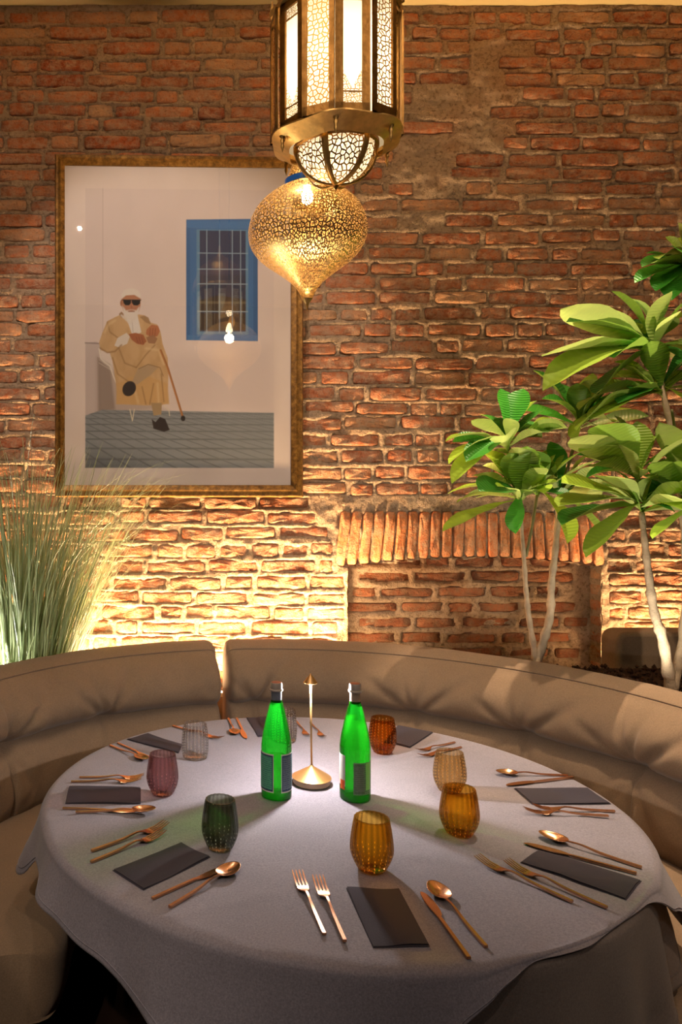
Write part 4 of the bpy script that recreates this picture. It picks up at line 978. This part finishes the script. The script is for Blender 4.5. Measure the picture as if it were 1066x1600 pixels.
# legs, shoes
put(polym([(216, 576), (232, 569), (248, 574), (236, 586), (214, 602), (206, 598)]), 'b09878'); put(lnm([(217, 577), (232, 570), (250, 575), (255, 588)], 1.2), '8a6c48', .8)
put(elm(202, 608, 10, 12, .5), '2b2220'); put(polym([(236, 630), (253, 630), (252, 648), (240, 650)]), 'a48c68')
put(polym([(237, 655), (243, 660), (250, 652), (258, 655), (265, 672), (256, 675), (240, 670)]), '2a2020')
# cane
put(lnm([(251, 548), (262, 575), (285, 650)], 3.2), '9a6434'); put(lnm([(250, 548), (261, 575), (284, 648)], 1), 'c08a54', .8); put(elm(286, 654, 3.4, 4.2), '1e1a18')
# head
put(elm(205, 476, 14.5, 20), 'b07a5c'); put(elm(190.5, 475, 2.6, 5), 'a06a4c'); put(polym([(191, 478), (197, 486), (205, 488), (213, 486), (219, 478), (216, 493), (205, 502), (194, 495)], 1.2), 'd8d0ca'); put(elm(204, 494, 10, 6), 'dad2cc')
put(elm(205, 463, 14.8, 11), 'e0d8d0'); put(polym([(190, 469), (197, 463), (210, 462), (220, 468), (219, 480), (192, 480)], .8), 'b67e5e')
put(polym([(193, 469.5), (204, 470), (205, 474), (202, 478), (196, 478), (193, 474)]), '141010'); put(polym([(206, 470), (219, 469.5), (219, 475), (215, 478.5), (209, 478), (206, 474)]), '141010'); put(lnm([(191, 470), (220, 470)], 1.2), '141010')
put(lnm([(205, 478), (206, 484)], 2, .8), 'a0664a', .8); put(lnm([(201, 488), (210, 488)], 1.2), '7c4a3a', .8); put(lnm([(199, 486), (206, 485), (212, 486)], 1.4), 'd6cac2', .7)
IM = np.clip(IM, 0, 1)
LI = np.where(IM <= .04045, IM / 12.92, ((IM + .055) / 1.055) ** 2.4) * .92
Xg = (gx - VX) * FD / F - (pa.x + pb.x) / 2; Zg = ZC - (gy - VY) * FD / F - pb.z
pm, pt, pbs = nt('print_ink'); at = N(pt, 'ShaderNodeAttribute', attribute_name='ink'); pt.links.new(at.outputs['Color'], pbs.inputs['Base Color']); pbs.inputs['Roughness'].default_value = .7
po = grid_obj('photo_print', Xg[::-1], Xg * 0 - .009, Zg[::-1], pm, pic)
ca = po.data.color_attributes.new('ink', 'FLOAT_COLOR', 'POINT'); ca.data.foreach_set('color', np.concatenate([LI[::-1], np.ones(gx.shape + (1,))], -1).ravel())
m = MB(); (ax, az), (bx, bz) = FP(101, 759), FP(456, 261); m.box(ax, bx, -.0135, -.011, az, bz)
gm = bpy.data.materials.new('picture_glass'); gm.use_nodes = True; gt = gm.node_tree; gt.nodes.remove(gt.nodes['Principled BSDF']); tr_ = N(gt, 'ShaderNodeBsdfTransparent'); gl_ = N(gt, 'ShaderNodeBsdfGlossy', i_Roughness=.0); fr_ = N(gt, 'ShaderNodeFresnel', i_IOR=1.7); mx2 = N(gt, 'ShaderNodeMixShader')
mn_ = N(gt, 'ShaderNodeMath', operation='MINIMUM', i_1=.07); gt.links.new(fr_.outputs[0], mn_.inputs[0]); gt.links.new(mn_.outputs[0], mx2.inputs[0]); gt.links.new(tr_.outputs[0], mx2.inputs[1]); gt.links.new(gl_.outputs[0], mx2.inputs[2]); gt.links.new(mx2.outputs[0], gt.nodes['Material Output'].inputs[0])
m.build('glass_pane', gm, pic, False)
m = MB(); (ax, az), (bx, bz) = FP(95, 770), FP(466, 252); m.box(ax, bx, -.006, .03, az, bz); m.build('backing', WOODD, pic, False)

# ================================================================ PLANTS
def leaf_mesh(name, L, Wd, arch_, fold, mat, sd):
    r = random.Random(sd); nu, nv = 13, 7; rows = []; uv = []
    for i in range(nu):
        t = i / (nu - 1); w = Wd * .98 * (math.sin(min(1, t) ** 1.75 * PI) ** .75 * .98 + .02) * (1 if t < .97 else .6)
        if t < .1: w = Wd * .10 + w * t * 6
        zc = arch_ * math.sin(t * PI * .62) - arch_ * .9 * t * t; row = []
        for j in range(nv):
            s = (j / (nv - 1) - .5) * 2; row.append((s * w, t * L, zc + fold * abs(s) ** 1.3 * w + .006 * math.sin(t * 17 + s * 3 + sd) * abs(s))); uv.append((s * .5 + .5, t * 2))
        rows.append(row)
    m = MB(); m.grid(rows, uv=uv); return m.mesh(name, mat)
LM = [leaf_mesh('leaf', 1, .19 + .025 * (k % 3), .06 + .05 * (k % 4), .20 + .12 * (k % 3), (LEAF, LEAFD, LEAF)[k % 3] if k < 9 else (LEAF, LEAFD)[k % 2], k) for k in range(12)]
def place_leaf(parent, base, tip, k, wide=1.0, roll=0.0, up=Vector((0, 0, 1))):
    d = tip - base; L = d.length; y = d.normalized(); x = y.cross(up)
    if x.length < .1: x = Vector((1, 0, 0))
    x.normalize(); z = x.cross(y).normalized(); R = Matrix((x, y, z)).transposed().to_4x4() @ Matrix.Rotation(roll, 4, 'Y')
    o = link('leaf', LM[k % len(LM)], parent); o.matrix_local = Matrix.Translation(base - parent.location) @ R @ Matrix.Diagonal((L * wide, L, L, 1)); return o
def plant(label, x, y, z, trunks, rosettes, sd):
    r = random.Random(sd); t = thing('leafy_plant', label, 'plant', (x, y, z), 0, 'leafy potted shrubs on the right')
    for nm, pts, r0, r1, mat in trunks:
        q = [P(*p) - t.location for p in pts]; cc = catm([tuple(v) for v in q], 6); n = len(cc)
        rad = [(r0 + (r1 - r0) * i / (n - 1)) * (1 + .10 * math.sin(i * 1.9) + .14 * (i % 7 == 0)) for i in range(n)]
        m = MB(); m.tube(cc, rad, 10); m.build(nm, mat, t)
    for (bx, by, bd), leaves, fill in rosettes:
        base = P(bx, by, bd)
        for lf in leaves:
            px, py = lf[0], lf[1]; dd = lf[2] if len(lf) > 2 else r.uniform(-.13, .08); k = lf[3] if len(lf) > 3 else r.randrange(12); wd = lf[4] if len(lf) > 4 else r.uniform(.9, 1.15)
            b0 = base + Vector((0, 0, r.uniform(-.015, .03))); tip = P(px, py, bd + dd)
            place_leaf(t, b0, tip, k, wd, r.uniform(-.5, .5))
        for i in range(fill + 11):
            a = r.uniform(0, 2 * PI); L = r.uniform(.15, .26); el = r.uniform(-.1, .9)
            place_leaf(t, base + Vector((0, 0, r.uniform(-.03, .02))), base + Vector((math.cos(a) * math.cos(el), abs(math.sin(a)) * math.cos(el) * .8 * (1 if r.random() < .5 else -1), math.sin(el))) * L, r.randrange(12), 1, r.uniform(-.5, .5))
D = 1; Lt = 0
plant('two-trunked leafy shrub in front of the arched brick niche', 1.55, 3.16, .84,
 [('trunk', [(838, 1042, 3.17), (834, 1010, 3.17), (826, 960, 3.16), (822, 920, 3.15), (818, 860, 3.15), (812, 790, 3.14)], .0125, .007, BARK),
  ('trunk', [(838, 1042, 3.17), (850, 1000, 3.17), (860, 960, 3.17), (862, 910, 3.18), (868, 860, 3.18), (873, 800, 3.2), (876, 770, 3.2)], .0175, .009, BARK),
  ('branch', [(814, 800, 3.14), (802, 740, 3.13), (795, 690, 3.12)], .006, .005, TWIG), ('branch', [(822, 870, 3.15), (832, 820, 3.16), (840, 770, 3.18)], .006, .005, TWIG),
  ('branch', [(874, 790, 3.2), (888, 730, 3.22), (905, 665, 3.25)], .006, .005, TWIG)],
 [((794, 692, 3.12), [(782, 607, .05, 1, 1.2), (818, 607, .02, 4, 1.2), (737, 657, -.05, 0, 1), (696, 690, -.05, 3, .9), (702, 726, -.1, 6, .9), (728, 722, -.12, 1, .9), (706, 756, -.1, 3, .8), (852, 640, .0, 4, 1.1), (880, 668, -.05, 1, 1.1), (846, 662, .08, 4), (770, 655, .1, 7)], 2),
  ((813, 778, 3.12), [(748, 768, -.14, 1, 1.3), (797, 708, -.1, 1, 1), (828, 706, -.12, 4, 1.3), (780, 748, .05, 2), (834, 768, -.14, 1, 1.1), (714, 786, -.05, 3, 1.1), (692, 831, -.08, 0, .9), (806, 834, -.1, 4, .9), (700, 772, .05, 6, .8), (744, 778, .05, 0), (850, 745, .03, 4)], 3),
  ((842, 768, 3.18), [(905, 708, -.06, 0, 1.2), (838, 708, .02, 3, 1.1), (872, 700, .1, 6, 1), (886, 850, -.1, 2, 1.4), (800, 720, .1, 4)], 3),
  ((876, 770, 3.2), [(947, 846, -.06, 4, 1.0), (940, 776, .08, 6, 1.4), (932, 700, .0, 0, 1.1), (920, 745, -.05, 3, 1.0), (860, 690, .05, 1, 1.1)], 3),
  ((906, 660, 3.25), [(833, 579, .08, 1, .8), (927, 583, .02, 0, 1.3), (893, 612, -.05, 4, 1.2), (932, 666, -.05, 1, 1.1), (900, 690, -.08, 3), (858, 600, .1, 7), (942, 620, .1, 4)], 4)], 5)
plant('tall leafy shrub at the right edge with glossy upper rosettes', 1.96, 2.86, .84,
 [('trunk', [(1052, 1100, 2.86), (1046, 1060, 2.86), (1036, 1000, 2.87), (1022, 955, 2.88), (1014, 900, 2.88), (1008, 850, 2.88), (1003, 800, 2.88)], .022, .009, BARK),
  ('trunk', [(1050, 1080, 2.86), (1068, 1000, 2.9), (1074, 900, 2.95), (1066, 790, 2.95), (1052, 690, 2.95), (1036, 610, 2.95), (1024, 550, 2.95)], .019, .007, BARK),
  ('branch', [(1070, 850, 2.95), (1092, 700, 3.0), (1090, 520, 3.0), (1076, 420, 3.0)], .012, .006, TWIG), ('branch', [(1058, 730, 2.95), (1056, 680, 2.9), (1050, 640, 2.85)], .006, .004, TWIG)],
 [((1022, 545, 2.95), [(955, 455, .05, 1, 1.1), (876, 484, -.1, 0, .9), (896, 492, -.02, 3, 1.1), (885, 503, -.08, 4, .8), (847, 557, -.12, 0, .8), (988, 467, .02, 3, 1.4), (1046, 460, -.02, 0, 1.5), (1058, 496, -.1, 3, 1.5), (848, 611, -.12, 3, .8), (935, 616, -.12, 4, 1.1), (960, 560, -.15, 1, 1), (985, 500, .1, 4), (1066, 560, -.1, 1)], 4),
  ((1035, 610, 2.95), [(905, 641, -.1, 3, 1.0), (922, 656, -.12, 0, 1.0), (903, 674, -.14, 6, .9), (965, 630, -.1, 4, 1), (1080, 580, .1, 1), (1090, 640, -.1, 0), (975, 590, .05, 1)], 4),
  ((1000, 742, 2.88), [(893, 686, -.16, 0, .9), (935, 664, -.14, 4, 1.2), (993, 658, .0, 0, 1.2), (1042, 672, -.02, 3, 1.3), (905, 706, -.1, 3, 1.0), (960, 650, .08, 1, 1.1), (1080, 700, -.05, 1), (1015, 680, .1, 6)], 3),
  ((1003, 792, 2.88), [(937, 744, -.16, 0, 1.1), (1026, 742, -.12, 3, 1.4), (1064, 753, -.08, 1, 1.4), (877, 755, -.18, 0, .9), (872, 792, -.2, 0, 1.0), (878, 820, -.2, 4, .8), (916, 872, -.2, 0, .6), (1055, 800, -.02, 4, 1.1), (960, 735, .08, 6)], 4),
  ((1092, 790, 2.8), [(1020, 842, -.06, 0, 1.0), (1018, 724, -.05, 1, 1.0), (1030, 660, .0, 0, 1.3), (1060, 720, -.1, 4), (1110, 700, 0, 0)], 3),
  ((1076, 415, 3.0), [(1003, 418, -.05, 1, 1), (992, 442, -.05, 4, .8), (1010, 396, .0, 1, .9), (1040, 370, .05, 4, 1), (1060, 348, .02, 0, 1.1), (1050, 470, -.1, 1, 1), (1025, 455, -.08, 4), (1100, 360, 0, 1), (1120, 440, 0, 4), (1030, 405, -.12, 3), (1066, 395, -.2, 1)], 5)], 9)

# ---- tall grass on the left
gr = thing('tall_grass', 'tall arching pale green ornamental grass behind the left sofa', 'grass', (-.60, 3.42, .62))
m = MB(); m.lathe([(.0, 0), (.14, 0), (.17, .60), (.155, .60), (.15, .56), (0, .56)], 32, c=(0, 0, -.62)); m.build('pot', STONE, gr, sharp=40)
def blade(m, b0, a, lean, L, w, droop, r):
    n = 9; v = []; p = Vector(b0); el = PI / 2 - lean; ca, sa = math.cos(a), math.sin(a); side = Vector((-sa, ca, 0)); ph = r.uniform(-.6, .6); side = (side * math.cos(ph) + Vector((ca, sa, 0)) * math.sin(ph))
    for i in range(n + 1):
        t = i / n; ww = w * (1 - t ** 2.2) * (.6 + .4 * min(1, t * 5)) + .0003; v += [p - side * ww, p + side * ww]
        if i < n:
            e = el - droop * (t ** 2.2); p = p + Vector((ca * math.cos(e), sa * math.cos(e), math.sin(e))) * (L / n); p.y = min(p.y, .20)
    m.add(v, [(2 * i, 2 * i + 1, 2 * i + 3, 2 * i + 2) for i in range(n)])
rg = random.Random(3)
m = MB(); m2 = MB()
for i in range(1500):
    rr = .17 * math.sqrt(rg.random()); a0 = rg.uniform(0, 2 * PI); a = a0 + rg.uniform(-.7, .7); L = rg.uniform(.5, 1.28)
    blade(m if i % 2 else m2, (rr * math.cos(a0), rr * math.sin(a0) * .7, -.05), a, rr * 1.5 + rg.uniform(0, .10), L, rg.uniform(.0018, .0040), rg.uniform(.1, .75), rg)
for i in range(130):
    a0 = rg.uniform(0, 2 * PI); rr = .12 * rg.random(); blade(m2, (rr * math.cos(a0), rr * math.sin(a0), 0), a0, rg.uniform(.05, .45), rg.uniform(1.2, 1.6), rg.uniform(.0012, .0024), rg.uniform(1.4, 3.0), rg)
o = m.build('grass_blades', GRASS, gr); o['kind'] = 'stuff'
GR2 = leaf_mat('grass_dark', hexc('9cb07c'), hexc('b0bf90')); o = m2.build('thin_grass_blades', GR2, gr); o['kind'] = 'stuff'
spot('grass_uplight', (-.38, 3.42, .70), (-.62, 3.42, 1.3), 75, (1, .92, .74), 110, .9, .03)
spot('grass_uplight', (-.80, 3.18, .72), (-.62, 3.42, 1.5), 60, (1, .94, .80), 120, .9, .03)
spot('plant_uplight', (1.75, 2.70, .90), (1.7, 3.1, 1.6), 22, (1, .9, .7), 120, .9, .03)
